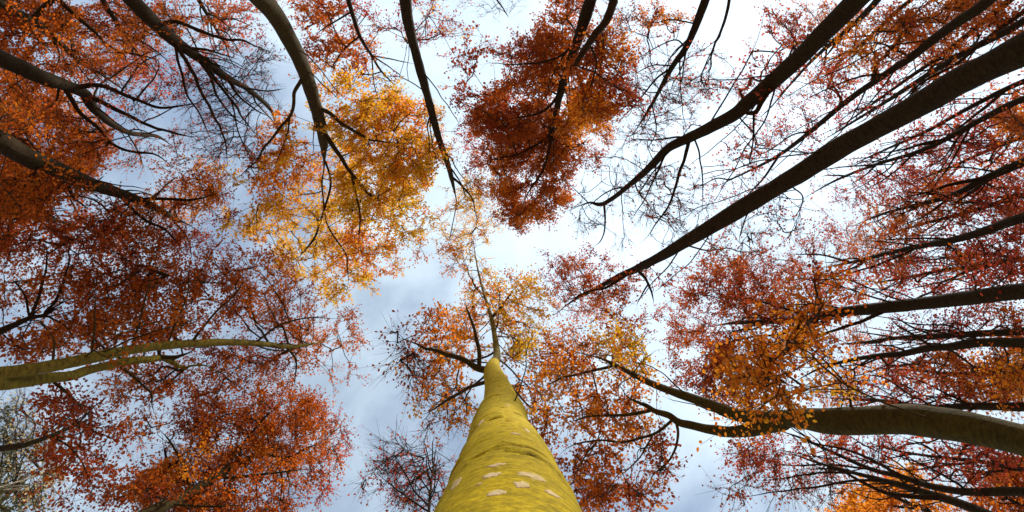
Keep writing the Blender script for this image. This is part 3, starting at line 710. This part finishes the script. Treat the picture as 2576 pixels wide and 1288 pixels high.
# --- right edge
def radial(label, stem, w, d, H, blobs, br=(), **kw):
    tree(BT, label, stem, w, d, H, blobs, br, fan=kw.pop('fan', 10), fan_w=4.2, dm=kw.pop('dm', .85), **kw)
radial('dark beech on the right edge, first stem below the thickest trunk',
       [(2640, 230), (2560, 255), (2470, 300), (2380, 350), (2300, 385), (2200, 415), (2100, 455), (2020, 500)], (20, 3), 15, 22,
       [(2300, 420, 100, 60, 1.6, .6, 'M'), (2200, 480, 90, 60, 1.5, .55, 'M'), (2100, 500, 80, 50, 1.1, .4, 'M'), (2420, 370, 100, 60, 1.8, .65, 'M'), (2540, 320, 70, 60, 2.4, .7, 'R')],
       [([(2380, 350), (2320, 360), (2250, 380), (2150, 385)], 7, 2), ([(2300, 385), (2240, 440), (2170, 480)], 6, 2), ([(2200, 415), (2120, 420), (2050, 430)], 5, 2)])
radial('dark beech on the right edge, forked, second stem below the thickest trunk',
       [(2640, 390), (2560, 415), (2480, 448), (2400, 490), (2330, 510), (2230, 535), (2140, 570)], (26, 3), 14, 21,
       [(2250, 570, 90, 50, 2.6, .85, 'R'), (2170, 600, 70, 50, 2.2, .8, 'R'), (2350, 540, 90, 50, 2.4, .75, 'R'), (2450, 520, 90, 60, 2.0, .65, 'M'), (2540, 500, 70, 60, 2.2, .65, 'M'), (2280, 500, 80, 40, 1.5, .6, 'M')],
       [([(2480, 448), (2400, 462), (2330, 485), (2260, 500)], 12, 3), ([(2400, 490), (2330, 540), (2270, 570)], 7, 2), ([(2560, 415), (2460, 470), (2380, 530)], 8, 2)])
radial('dark beech with a gently bowed stem at mid height of the right edge',
       [(2640, 530), (2570, 548), (2480, 580), (2400, 603), (2310, 620), (2230, 638), (2140, 660), (2060, 675)], (28, 4), 12, 20,
       [(2050, 640, 90, 60, 2.2, .7, 'D'), (1980, 700, 80, 60, 2.6, .8, 'D'), (2200, 640, 90, 50, 1.6, .6, 'R'), (2330, 650, 90, 50, 1.6, .55, 'M'), (2450, 640, 90, 50, 1.6, .55, 'M'), (2540, 600, 60, 60, 1.8, .6, 'M'), (1900, 680, 60, 60, 2.0, .7, 'D')],
       [([(2310, 620), (2220, 665), (2130, 690), (2030, 700)], 7, 2), ([(2400, 603), (2300, 600), (2200, 605)], 6, 2), ([(2140, 660), (2060, 640), (1980, 640)], 6, 2)])
radial('stout level beech trunk on the right edge behind the bright orange leaves',
       [(2640, 722), (2576, 732), (2430, 750), (2310, 765), (2200, 776), (2110, 785), (2040, 800), (1950, 808), (1850, 812), (1780, 822)], (46, 5), 11, 21,
       [(1760, 830, 80, 60, 4.2, .9, 'D'), (1850, 750, 90, 60, 4.0, .9, 'D'), (1800, 700, 60, 50, 2.8, .8, 'D'), (1720, 760, 50, 50, 2.4, .8, 'D'), (1830, 880, 90, 60, 4.0, .9, 'D'), (1780, 950, 70, 55, 3.6, .85, 'D'), (1930, 790, 90, 70, 3.0, .85, 'R'), (1870, 980, 60, 40, 2.6, .8, 'D'), (2080, 740, 80, 50, 1.6, .6, 'M'), (2200, 720, 90, 50, 1.4, .55, 'M'), (2350, 720, 90, 40, 1.4, .5, 'M'), (2480, 700, 90, 50, 1.4, .5, 'M'), (1700, 880, 40, 60, 1.4, .6, 'D'), (2020, 860, 80, 50, 2.4, .75, 'R')],
       [([(2230, 780), (2150, 815), (2070, 840), (1990, 880), (1920, 930)], 10, 3), ([(2040, 800), (1960, 770), (1880, 750), (1810, 745)], 8, 2), ([(2110, 785), (2030, 830), (1950, 860), (1860, 890)], 8, 2), ([(2040, 800), (1960, 840), (1880, 850), (1800, 880), (1760, 920)], 8, 2), ([(2310, 765), (2220, 740), (2120, 700), (2040, 690)], 5, 2), ([(1950, 808), (1900, 790), (1850, 770)], 5, 2)], ls=.09)
radial('thin straight beech stem just below the stout level trunk on the right edge',
       [(2640, 828), (2570, 834), (2450, 840), (2350, 846), (2260, 850), (2170, 862), (2100, 866)], (22, 4), 14, 20,
       [(2200, 870, 100, 40, 1.6, .6, 'R'), (2330, 820, 100, 40, 1.6, .55, 'M'), (2450, 800, 90, 50, 1.8, .6, 'M'), (2540, 790, 60, 50, 2.2, .65, 'R'), (2130, 830, 60, 40, 1.6, .6, 'R')],
       [([(2350, 846), (2290, 820), (2240, 790)], 6, 3), ([(2260, 850), (2190, 840), (2130, 830)], 5, 2)])
radial('wavy beech stem merging with the thin straight one on the right edge',
       [(2640, 866), (2560, 862), (2460, 862), (2390, 872), (2330, 876), (2270, 890), (2200, 896), (2130, 908), (2060, 928), (1990, 965)], (28, 4), 11, 18,
       [(2300, 930, 100, 50, 1.5, .5, 'M'), (2430, 920, 90, 50, 2.0, .65, 'R'), (2540, 910, 60, 60, 2.6, .75, 'O'), (2150, 960, 80, 40, 1.3, .5, 'M'), (2070, 980, 60, 40, 1.4, .6, 'R'), (2230, 1000, 80, 30, 1.0, .4, 'M')],
       [([(2350, 875), (2310, 850), (2260, 820), (2240, 800)], 7, 3), ([(2290, 888), (2240, 870), (2180, 868)], 6, 2), ([(2200, 896), (2130, 940), (2060, 990)], 5, 2)])
radial('slim dark beech stem directly above the big bowed trunk at lower right',
       [(2640, 1022), (2560, 1023), (2450, 1022), (2350, 1025), (2280, 1018), (2220, 1008), (2150, 1005), (2060, 1000)], (24, 3), 13, 19,
       [(2330, 980, 100, 40, 1.4, .5, 'M'), (2450, 985, 90, 40, 1.8, .6, 'R'), (2550, 990, 60, 40, 2.4, .7, 'O'), (2180, 1030, 90, 30, 1.0, .4, 'M'), (2120, 1010, 60, 30, 1.0, .5, 'M')],
       [([(2450, 1022), (2380, 990), (2320, 960), (2240, 940)], 6, 2), ([(2350, 1025), (2280, 985), (2220, 950), (2150, 940)], 6, 2)])
tree(BT, 'big bowed beech trunk at lower right forking into two limbs with bright orange leaves',
     [(2640, 1130), (2576, 1108), (2480, 1085), (2390, 1068), (2280, 1055), (2170, 1058), (2080, 1058), (2000, 1052), (1930, 1052), (1850, 1042), (1780, 1015), (1700, 988), (1640, 965), (1580, 935), (1520, 905), (1450, 885)], (86, 7), 8.5, 15,
     [(1440, 880, 80, 50, 1.9, .75, 'O'), (1550, 880, 70, 55, 1.9, .75, 'G'), (1620, 920, 60, 40, 1.1, .6, 'G'), (1420, 950, 70, 45, 1.9, .7, 'O'), (1530, 990, 80, 50, 1.6, .65, 'O'), (1450, 1040, 90, 50, 1.7, .65, 'O'), (1560, 1070, 80, 50, 1.4, .6, 'O'), (1440, 1120, 80, 50, 1.7, .65, 'R'), (1520, 1160, 80, 50, 1.6, .6, 'R'), (1650, 1110, 60, 60, .8, .4, 'D'), (1480, 1230, 80, 50, 2.0, .7, 'R'), (1590, 1240, 80, 40, 1.6, .5, 'D'), (1640, 1180, 60, 50, 1.0, .35, 'D'), (1380, 1000, 40, 50, 1.4, .6, 'R'),
      (1950, 900, 50, 40, 1.6, .8, 'O', dict(ls=.072, thick=.5, thr=.42)), (2000, 870, 45, 40, 1.5, .8, 'O', dict(ls=.072, thick=.5, thr=.42)), (1890, 950, 45, 35, 1.6, .85, 'O', dict(ls=.072, thick=.5, thr=.42)), (1960, 980, 60, 30, 1.4, .8, 'O', dict(ls=.072, thick=.5, thr=.42)), (2040, 790, 40, 35, 1.5, .8, 'O', dict(ls=.072, thick=.5, thr=.42)), (2070, 720, 25, 50, .8, .7, 'O', dict(ls=.072, thick=.5, thr=.42)), (1870, 1050, 50, 25, 1.1, .8, 'O', dict(ls=.072, thick=.4, thr=.3)), (2110, 980, 40, 35, .8, .7, 'O', dict(ls=.072, thick=.4, thr=.3))],
     [([(1985, 1062), (1900, 1080), (1820, 1084), (1750, 1074), (1690, 1052), (1635, 1028), (1590, 1003), (1555, 972)], 38, 6, 3), ([(1640, 1032), (1580, 1042), (1500, 1048), (1415, 1062)], 10, 3), ([(1700, 1050), (1640, 1095), (1560, 1108), (1480, 1112), (1400, 1135)], 8, 3), ([(1700, 1055), (1706, 1100), (1690, 1145), (1650, 1190), (1620, 1240)], 8, 2),
      ([(1545, 920), (1480, 935), (1420, 950), (1365, 975)], 8, 3), ([(1590, 940), (1620, 905), (1650, 880)], 4, 2), ([(1500, 1112), (1470, 1150), (1440, 1210)], 5, 2), ([(1640, 1100), (1610, 1150), (1560, 1200)], 5, 2),
      ([(2360, 1058), (2240, 1020), (2120, 960), (2050, 900), (2000, 860), (2040, 790), (2075, 700)], 6, 2, -.6), ([(2050, 900), (1980, 940), (1900, 950)], 3, 2, -.2), ([(2120, 960), (2000, 985), (1930, 1010), (1860, 1050)], 3, 2, -.2)],
     widths=[92, 84, 80, 76, 74, 72, 66, 44, 38, 32, 26, 21, 17, 13, 9, 6], sides=20, mono=False, fine=True, ls=.085, single=(1840, 620, 2160, 1110, 300), fan=2, bark='bark_olive', attach_from=.2)
radial('beech below the big bowed trunk at lower right, stem arching to a maroon spray',
       [(2640, 1240), (2540, 1236), (2440, 1238), (2350, 1225), (2270, 1200), (2190, 1180), (2100, 1140), (2010, 1100), (1930, 1075)], (24, 3), 12, 17,
       [(1980, 1120, 100, 40, 1.8, .6, 'M'), (2080, 1140, 90, 50, 1.4, .5, 'M'), (1900, 1170, 70, 50, 1.6, .6, 'M'), (2200, 1140, 80, 40, .9, .3, 'M'), (2330, 1170, 90, 40, 1.0, .3, 'M'), (2450, 1180, 80, 40, 1.4, .4, 'M'), (2030, 1200, 90, 40, .9, .3, 'D')],
       [([(2440, 1238), (2380, 1200), (2300, 1160), (2200, 1130)], 7, 2), ([(2270, 1200), (2180, 1150), (2080, 1120), (1980, 1100)], 9, 2), ([(2190, 1180), (2100, 1170), (2000, 1170), (1920, 1180)], 6, 2)])
radial('many-limbed beech rising from the bottom edge at lower right',
       [(2540, 1320), (2450, 1280), (2370, 1252), (2290, 1228), (2220, 1208), (2150, 1190), (2060, 1165), (1960, 1130)], (26, 3), 10.5, 15,
       [(2000, 1180, 90, 50, 1.2, .25, 'D'), (1880, 1230, 80, 50, 1.3, .3, 'D', dict(thr=.3)), (2050, 1240, 90, 40, 1.0, .15, 'D', dict(thr=.3)), (1900, 1130, 60, 40, 1.6, .6, 'M')],
       [([(2370, 1252), (2290, 1248), (2200, 1230), (2120, 1190), (2040, 1180)], 14, 3), ([(2220, 1208), (2130, 1210), (2030, 1230), (1930, 1240), (1860, 1260)], 7, 2), ([(2150, 1190), (2060, 1190), (1980, 1200), (1900, 1210)], 6, 2)])
radial('bright orange beech glowing behind the stems at the bottom right',
       [(2420, 1330), (2330, 1285), (2250, 1250), (2180, 1215)], (14, 4), 16, 19,
       [(2200, 1250, 80, 45, 3.6, .95, 'O'), (2270, 1210, 60, 30, 2.8, .9, 'O'), (2330, 1270, 60, 40, 2.6, .85, 'O'), (2160, 1290, 70, 30, 3.0, .9, 'O')], ls=.11)
radial('rust-coloured beech filling the bottom right corner',
       [(2700, 1330), (2620, 1290), (2560, 1265), (2500, 1240)], (16, 5), 15, 17,
       [(2530, 1230, 80, 50, 3.4, .9, 'R'), (2560, 1180, 50, 40, 2.4, .8, 'R'), (2470, 1285, 80, 40, 2.4, .8, 'R'), (2600, 1270, 60, 60, 3.0, .85, 'O')], ls=.11)
# --- further beeches behind, right
def back(label, stem, w, d, H, blobs, br=(), **kw):
    tree(BT, label, stem, w, d, H, blobs, br, ls=kw.pop('ls', .12), K=kw.pop('K', 4), spray=1.1, twig=.010, fan=kw.pop('fan', 9), fan_w=3.6, dm=kw.pop('dm', .8), **kw)
back('slim background beech slanting between the parallel stem and the thickest trunk',
     [(2640, 15), (2520, 85), (2430, 130), (2330, 190), (2230, 255), (2140, 310), (2060, 360)], (22, 3), 20, 25,
     [(2260, 230, 90, 60, 1.4, .6, 'M'), (2160, 300, 80, 60, 1.2, .5, 'M'), (2380, 140, 90, 60, 2.2, .75, 'R'), (2500, 60, 90, 60, 2.8, .8, 'R'), (2070, 420, 80, 50, .8, .35, 'M')],
     [([(2430, 130), (2340, 160), (2250, 220), (2170, 250)], 7, 2), ([(2330, 190), (2260, 270), (2180, 330)], 6, 2)])
back('background beech with two pencil-thin stems from the upper right corner',
     [(2590, -40), (2480, 50), (2380, 130), (2280, 200), (2190, 265), (2100, 330)], (17, 3), 22, 26,
     [(2200, 190, 80, 50, 1.2, .55, 'M'), (2330, 80, 90, 50, 2.2, .75, 'R'), (2450, 10, 90, 50, 2.8, .8, 'R'), (2150, 240, 60, 50, 1.2, .5, 'M')],
     [([(2660, -30), (2520, 70), (2400, 160), (2290, 235), (2200, 290)], 14, 3, 2)])
back('background beech crossing the top edge right of the snaking limb',
     [(2330, -30), (2260, 25), (2190, 90), (2120, 150), (2060, 210)], (13, 3), 21, 25,
     [(2140, 70, 70, 60, 2.0, .75, 'R'), (2070, 40, 70, 50, 1.6, .7, 'R'), (2230, 40, 70, 50, 1.6, .7, 'M'), (2100, 180, 60, 50, 1.2, .55, 'M')],
     [([(2190, 90), (2110, 100), (2040, 130)], 5, 2)])
back('background beech of faint stems hugging the underside of the thickest trunk',
     [(2660, 170), (2540, 220), (2440, 270), (2330, 330), (2230, 375), (2130, 420)], (16, 3), 20, 23,
     [(2450, 290, 100, 50, 2.0, .7, 'M'), (2340, 350, 100, 50, 1.6, .6, 'M'), (2230, 420, 80, 50, 1.4, .5, 'M'), (2550, 230, 70, 50, 2.6, .75, 'R')],
     [([(2540, 220), (2440, 300), (2340, 370), (2240, 410)], 9, 2)])
back('background beech with an orange patch high on the right edge',
     [(2680, 310), (2570, 345), (2470, 385), (2370, 430), (2280, 460)], (15, 3), 20, 22,
     [(2560, 300, 70, 50, 3.0, .85, 'O'), (2480, 340, 80, 50, 2.2, .75, 'R'), (2380, 440, 90, 60, 1.8, .6, 'M'), (2550, 420, 70, 50, 2.2, .7, 'M'), (2300, 460, 80, 50, 1.5, .55, 'M')],
     [([(2570, 345), (2480, 370), (2380, 400)], 7, 2)])
back('background beech of parallel twigs above the bowed stem on the right edge',
     [(2680, 465), (2580, 488), (2480, 520), (2380, 548), (2280, 575), (2200, 600)], (17, 3), 19, 21,
     [(2480, 480, 100, 50, 1.8, .65, 'M'), (2380, 500, 90, 50, 2.0, .7, 'R'), (2250, 540, 90, 50, 2.2, .75, 'R'), (2560, 540, 70, 50, 2.0, .65, 'M')],
     [([(2580, 488), (2480, 500), (2380, 520)], 8, 2)])
back('background beech of purplish spray between the bowed stem and the stout level trunk',
     [(2680, 640), (2570, 652), (2470, 668), (2370, 680), (2270, 700), (2180, 715)], (17, 3), 18, 20,
     [(2480, 650, 100, 50, 1.8, .6, 'M'), (2350, 680, 100, 50, 1.7, .6, 'M'), (2230, 690, 90, 50, 1.6, .6, 'M'), (2130, 720, 80, 50, 1.8, .65, 'R'), (2560, 690, 70, 40, 2.0, .6, 'R')],
     [([(2570, 652), (2470, 640), (2370, 650), (2260, 665)], 9, 2), ([(2470, 668), (2370, 710), (2270, 730)], 7, 2)])
back('background beech with orange flecks between the wavy stem and the slim stem at right',
     [(2680, 952), (2570, 950), (2470, 942), (2370, 938), (2280, 930), (2200, 932)], (16, 3), 18, 19,
     [(2500, 950, 90, 50, 2.4, .8, 'O'), (2400, 930, 90, 50, 1.8, .65, 'R'), (2290, 950, 90, 40, 1.4, .5, 'M'), (2550, 870, 60, 40, 2.2, .7, 'R'), (2200, 920, 70, 40, 1.4, .5, 'M')],
     [([(2570, 950), (2470, 975), (2380, 985)], 7, 2)])
back('background beech of wispy purplish twigs under the big bowed trunk',
     [(2680, 1195), (2560, 1180), (2460, 1160), (2360, 1150), (2260, 1135), (2170, 1110)], (14, 3), 17, 17.5,
     [(2480, 1150, 100, 50, 1.6, .45, 'M'), (2350, 1140, 100, 40, 1.4, .4, 'M'), (2220, 1110, 90, 40, 1.2, .35, 'M'), (2120, 1110, 70, 40, 1.4, .5, 'M'), (2560, 1140, 50, 50, 2.2, .6, 'R')],
     [([(2460, 1160), (2380, 1170), (2290, 1180), (2200, 1170)], 6, 2), ([(2560, 1180), (2460, 1190), (2370, 1200)], 7, 2)])
# --- upper left background
back('background beech with two leaning stems crossing the upper left corner',
     [(-30, -10), (60, 40), (130, 90), (190, 145), (245, 180), (330, 240)], (22, 4), 18, 22,
     [(60, 60, 90, 60, 4.0, .9, 'R'), (160, 60, 90, 60, 3.4, .85, 'R'), (60, 150, 80, 50, 3.4, .85, 'R'), (180, 180, 80, 50, 2.6, .75, 'R'), (290, 210, 80, 60, 1.6, .5, 'M'), (20, 10, 60, 40, 4.0, .9, 'R')],
     [([(130, -20), (190, 40), (260, 100), (330, 150)], 14, 3, 2), ([(130, 90), (150, 140), (130, 190)], 6, 2)])
back('russet background beech along the top edge left of the fanning limbs',
     [(240, -40), (270, 20), (310, 80), (350, 140), (390, 190)], (14, 3), 20, 23,
     [(250, 40, 90, 60, 3.2, .85, 'R'), (330, 90, 80, 60, 2.6, .8, 'R'), (370, 170, 70, 60, 2.0, .65, 'M'), (200, 110, 80, 50, 2.8, .8, 'R'), (300, 160, 80, 50, 2.0, .7, 'R')],
     [([(310, 80), (380, 120), (440, 170)], 6, 2)])
back('red background beech above the fanning bare limbs on the top edge',
     [(470, -60), (500, 0), (530, 50), (560, 100), (590, 140)], (12, 3), 20, 24,
     [(480, 30, 80, 50, 2.8, .85, 'R'), (570, 50, 80, 50, 2.4, .8, 'R'), (610, 100, 60, 50, 1.6, .6, 'M'), (520, 110, 70, 50, 1.6, .6, 'M'), (640, 30, 60, 40, 1.8, .7, 'M')],
     [([(530, 50), (590, 50), (640, 70)], 5, 2)])
back('crimson background beech between the curved trunk and the slender stem',
     [(865, -40), (885, 30), (905, 90), (935, 140), (960, 180), (1000, 220)], (13, 3), 16, 22,
     [(830, 60, 60, 60, 2.8, .85, 'R'), (870, 130, 70, 60, 2.8, .85, 'R'), (850, 190, 60, 45, 2.8, .85, 'O'), (940, 120, 40, 40, 1.8, .7, 'R'), (800, 130, 40, 60, 1.8, .7, 'R'), (960, 210, 60, 40, .9, .2, 'D'), (780, 20, 60, 40, 2.0, .75, 'R'), (900, 20, 60, 40, 1.6, .6, 'M')],
     [([(905, 90), (860, 130), (830, 180)], 5, 2), ([(885, 30), (830, 60), (790, 90)], 5, 2), ([(935, 140), (990, 150), (1040, 160)], 4, 2), ([(935, 140), (940, 200), (950, 250)], 4, 2)], fan=1)
back('amber background beech tucked into the left edge between two dark limbs',
     [(-40, 240), (40, 265), (110, 290), (180, 310), (240, 330)], (14, 4), 17, 20,
     [(40, 220, 70, 60, 3.4, .9, 'R'), (120, 260, 80, 50, 2.6, .8, 'R'), (200, 320, 70, 50, 2.6, .8, 'R'), (240, 390, 50, 50, 2.6, .85, 'R'), (30, 310, 60, 40, 3.0, .85, 'R')])
back('wine-red background beech on the left edge under the broad brown limb',
     [(-40, 520), (40, 535), (120, 550), (200, 570), (280, 590)], (14, 4), 15, 18,
     [(50, 520, 90, 50, 3.6, .9, 'R'), (110, 450, 70, 50, 3.2, .9, 'R'), (170, 560, 80, 40, 2.2, .7, 'D'), (20, 600, 60, 40, 2.6, .75, 'D'), (280, 610, 80, 40, 2.0, .6, 'D'), (20, 430, 60, 50, 3.4, .9, 'R')])
tree(BT, 'wispy bare-twigged beech hanging over the middle of the top edge',
     [(1230, -60), (1245, -10), (1265, 20), (1280, 45)], (6, 2), 17, 24,
     [(1260, 20, 60, 35, 1.6, .03, 'D', dict(thr=.3)), (1180, 10, 40, 25, 1.0, .2, 'M')], twig=.006, fan=0)
# --- bottom middle and bottom left
tree(BT, 'small twiggy purple-brown beech at the bottom edge left of the yellow-green trunk',
     [(1078, 1320), (1080, 1275), (1085, 1215), (1092, 1160), (1098, 1120)], (8, 2), 8, 17,
     [(1040, 1190, 80, 60, 2.0, .11, 'M', dict(thr=.3)), (1080, 1150, 50, 50, 1.6, .13, 'D'), (980, 1200, 60, 60, 1.6, .08, 'M', dict(thr=.3)), (1020, 1250, 90, 40, 1.6, .13, 'D'), (1000, 1130, 50, 40, 1.4, .03, 'D'), (1110, 1230, 30, 60, 1.4, .13, 'D')],
     [([(1080, 1275), (1040, 1230), (1010, 1180), (985, 1130)], 5, 2), ([(1083, 1240), (1050, 1190), (1030, 1130)], 4, 2), ([(1078, 1288), (1010, 1240), (950, 1190)], 5, 2)], attach_from=.3)
tree('pine_tree', 'grey-green pine at the bottom left corner',
     [(-90, 1340), (-20, 1280), (30, 1235), (70, 1190)], (16, 4), 18, 19,
     [(20, 1250, 60, 50, 4.0, .9, 'P'), (10, 1180, 40, 40, 3.0, .8, 'P'), (60, 1240, 40, 40, 2.2, .7, 'P'), (15, 1050, 35, 30, 2.0, .6, 'P'), (20, 1110, 40, 40, 1.8, .6, 'P')],
     [([(-20, 1280), (0, 1180), (20, 1060)], 5, 2)], ls=.10)
tree('birch_tree', 'pale-stemmed birch with bare grey twigs at the lower left edge',
     [(-80, 1250), (0, 1225), (50, 1210), (90, 1195), (130, 1180)], (4.5, 1.5), 15, 19,
     [(90, 1150, 60, 60, 2.4, .10, 'W', dict(thr=.3)), (60, 1090, 70, 50, 2.2, .08, 'W', dict(thr=.3)), (100, 1220, 60, 50, 2.2, .18, 'W', dict(thr=.3)), (50, 1020, 60, 30, 1.6, .05, 'W', dict(thr=.3)), (140, 1200, 35, 40, 1.4, .5, 'W')],
     [([(-60, 1245), (20, 1180), (70, 1160), (120, 1150)], 3, 1.5), ([(-60, 1245), (10, 1130), (60, 1110), (110, 1100)], 3, 1.5), ([(0, 1225), (60, 1235), (120, 1230)], 2.5, 1.5)], bark='bark_birch', twig_bark='bark_twig', attach_from=.3)

for i, s in enumerate(T):
    root, P, R, B = build_tree(s, i)
    if s.get('custom_trunk'):
        MAIN = (root, P, R, B)
print('trees', len(T), TOTAL)

# ------------------------------------------------------------------ the near trunk: bark folds, scars and lichen
root, P, R, B = MAIN
n_r, n_a = 700, 144
cut = int(np.argmin(np.abs(P[:, 2] - 12.6)))              # above the fork the leader is a darker limb of its own
_, _, me = tube_mesh('branch', P[cut - 3:] - B, np.minimum(R[cut - 3:], R[cut] * 1.05), 12, .05, 3)
obj('branch', me, 'bark_sunny', root)
P, R = P[:cut + 2], R[:cut + 2].copy()
R[-1] *= .25; R[-2] *= .8
s = np.concatenate([[0], np.cumsum(np.linalg.norm(np.diff(P, axis=0), axis=1))])
sq = np.concatenate([np.linspace(0, s[-1], 200), np.linspace(s[9] - .3, s[9] + 5, 480)]); sq.sort()
n_r = len(sq)
PP = np.stack([np.interp(sq, s, P[:, c]) for c in range(3)], -1)
for _ in range(6):
    PP[1:-1] = PP[1:-1] * .5 + (PP[:-2] + PP[2:]) * .25
RR = np.interp(sq, s, R)
TT = unit(np.gradient(PP, axis=0))
uu = unit(np.cross(TT, np.array([1.0, 0, 0]))); ww = np.cross(TT, uu)   # uu points towards +Y or -Y, i.e. to or from the camera
aa = np.arange(n_a) * 2 * math.pi / n_a
AA, SS = np.meshgrid(aa, sq)
rs = np.random.default_rng(5)
FOLDS = []
for k in range(110):                                        # growth folds: short raised arcs round the trunk, cracked below
    FOLDS.append((s[9] - .2 + rs.uniform(0, 1) ** 1.3 * 8.5, rs.uniform(0, 2 * math.pi), rs.uniform(.12, .75), rs.uniform(.003, .011), rs.uniform(.008, .022)))
def trunk_radius(SS, AA, rr, want_crack=False):
    lum = vnoise(SS * .9, np.cos(AA) * 1.2 + 8, 5) + vnoise(SS * 1.7, np.sin(AA) * 1.2 + 8, 9) - 1
    dsp = rr * 0.04 * lum + .006 * (vnoise(SS * 9 + 7, AA * 2.2, 31) - .5)
    wv = 0.09 * (vnoise(AA * 1.9 + 3, SS * .4, 21) - .5) + .025 * (vnoise(AA * 9 + 3, SS * 2, 22) - .5)
    crack = np.zeros_like(SS + AA)
    for c, a0, half, hgt, wd in FOLDS:
        da = np.abs((AA - a0 + math.pi) % (2 * math.pi) - math.pi)
        fall = np.clip(1 - da / half, 0, 1) ** .5
        x = (SS + wv * 2 + .06 * da ** 2 - c) / wd
        dip = np.exp(-((x + 1.3) * 1.9) ** 2)
        dsp = dsp + fall * hgt * (np.exp(-x ** 2) - 1.4 * dip)
        crack = np.maximum(crack, fall * dip * min(1, hgt / .007) * np.clip(vnoise(AA * 7 + 9, SS * 3 + c, 41) * 1.8 - .35, 0, 1))
    return crack if want_crack else rr + dsp
rad = trunk_radius(SS, AA, RR[:, None])
V = PP[:, None] + (uu[:, None] * np.cos(AA)[..., None] + ww[:, None] * np.sin(AA)[..., None]) * rad[..., None]
i = np.arange(n_r - 1)[:, None] * n_a; j = np.arange(n_a)[None]; k = (j + 1) % n_a
Fq = np.stack([i + j, i + k, i + n_a + k, i + n_a + j], -1).reshape(-1, 4)
obj('trunk', make_mesh('trunk', V.reshape(-1, 3) - B, Fq, 4, trunk_radius(SS, AA, RR[:, None], True).ravel(), smooth=True), 'bark_algae', root)
Vp = project(V.reshape(-1, 3)).reshape(n_r, n_a, 2)
camside = (np.sum((V - PP[:, None]) * (-V), -1) > 0)
def lichen(px, py, wpx, hpx, seed):
    dd = (Vp[..., 0] - px) ** 2 + (Vp[..., 1] - py) ** 2 + np.where(camside, 0, 1e9)
    a, b = np.unravel_index(dd.argmin(), dd.shape)
    dist = np.linalg.norm(V[a, b])
    hw = wpx / F * dist / 2
    # foreshortening along the stem at this place
    e = np.linalg.norm(Vp[min(a + 3, n_r - 1), b] - Vp[a - 3, b]) / (sq[min(a + 3, n_r - 1)] - sq[a - 3])
    hh = hpx / e / 2
    m = 40; rs = np.random.default_rng(seed)
    th = np.arange(m) * 2 * math.pi / m
    out = 1 + .30 * (vnoise(np.cos(th) * 2 + 9, np.sin(th) * 2 + 9, seed) - .5) * 2 + .16 * (vnoise(np.cos(th) * 6 + 9, np.sin(th) * 5 + 9, seed + 1) - .5) * 2
    vs = []
    rings = [(0.0, .0022), (.35, .0022), (.7, .0022), (.92, .0018), (1.0, -.001)]
    for f, z in rings:
        sv_ = sq[a] + np.sin(th) * hh * out * f
        av_ = aa[b] + np.cos(th) * hw * out * f / RR[a]
        c = np.stack([np.interp(sv_, sq, PP[:, q]) for q in range(3)], -1)
        u_ = np.stack([np.interp(sv_, sq, uu[:, q]) for q in range(3)], -1); w_ = np.stack([np.interp(sv_, sq, ww[:, q]) for q in range(3)], -1)
        r_ = trunk_radius(sv_, av_, np.interp(sv_, sq, RR)) + z + .0004 * rs.normal(0, 1, m) * (f > 0)
        vs.append(c + (u_ * np.cos(av_)[:, None] + w_ * np.sin(av_)[:, None]) * r_[:, None])
    vs = np.vstack(vs)
    i = np.arange(len(rings) - 1)[:, None] * m; j = np.arange(m)[None]; k = (j + 1) % m
    Fq = np.stack([i + j, i + k, i + m + k, i + m + j], -1).reshape(-1, 4)
    obj('lichen_patch', make_mesh('lichen_patch', vs - B, Fq, 4, smooth=True), 'lichen', root)
for q, (px, py, w, h) in enumerate([(1247, 1168, 42, 8), (1241, 1194, 42, 11), (1337, 1197, 64, 16), (1316, 1219, 42, 16), (1253, 1239, 46, 11), (1389, 1241, 34, 13), (1146, 1218, 26, 20),
                                   (1206, 1222, 14, 4), (1210, 1063, 18, 9), (1277, 1020, 12, 3), (1296, 1092, 26, 4), (1328, 1083, 14, 7)]):
    lichen(px, py, w, h, 40 + q)
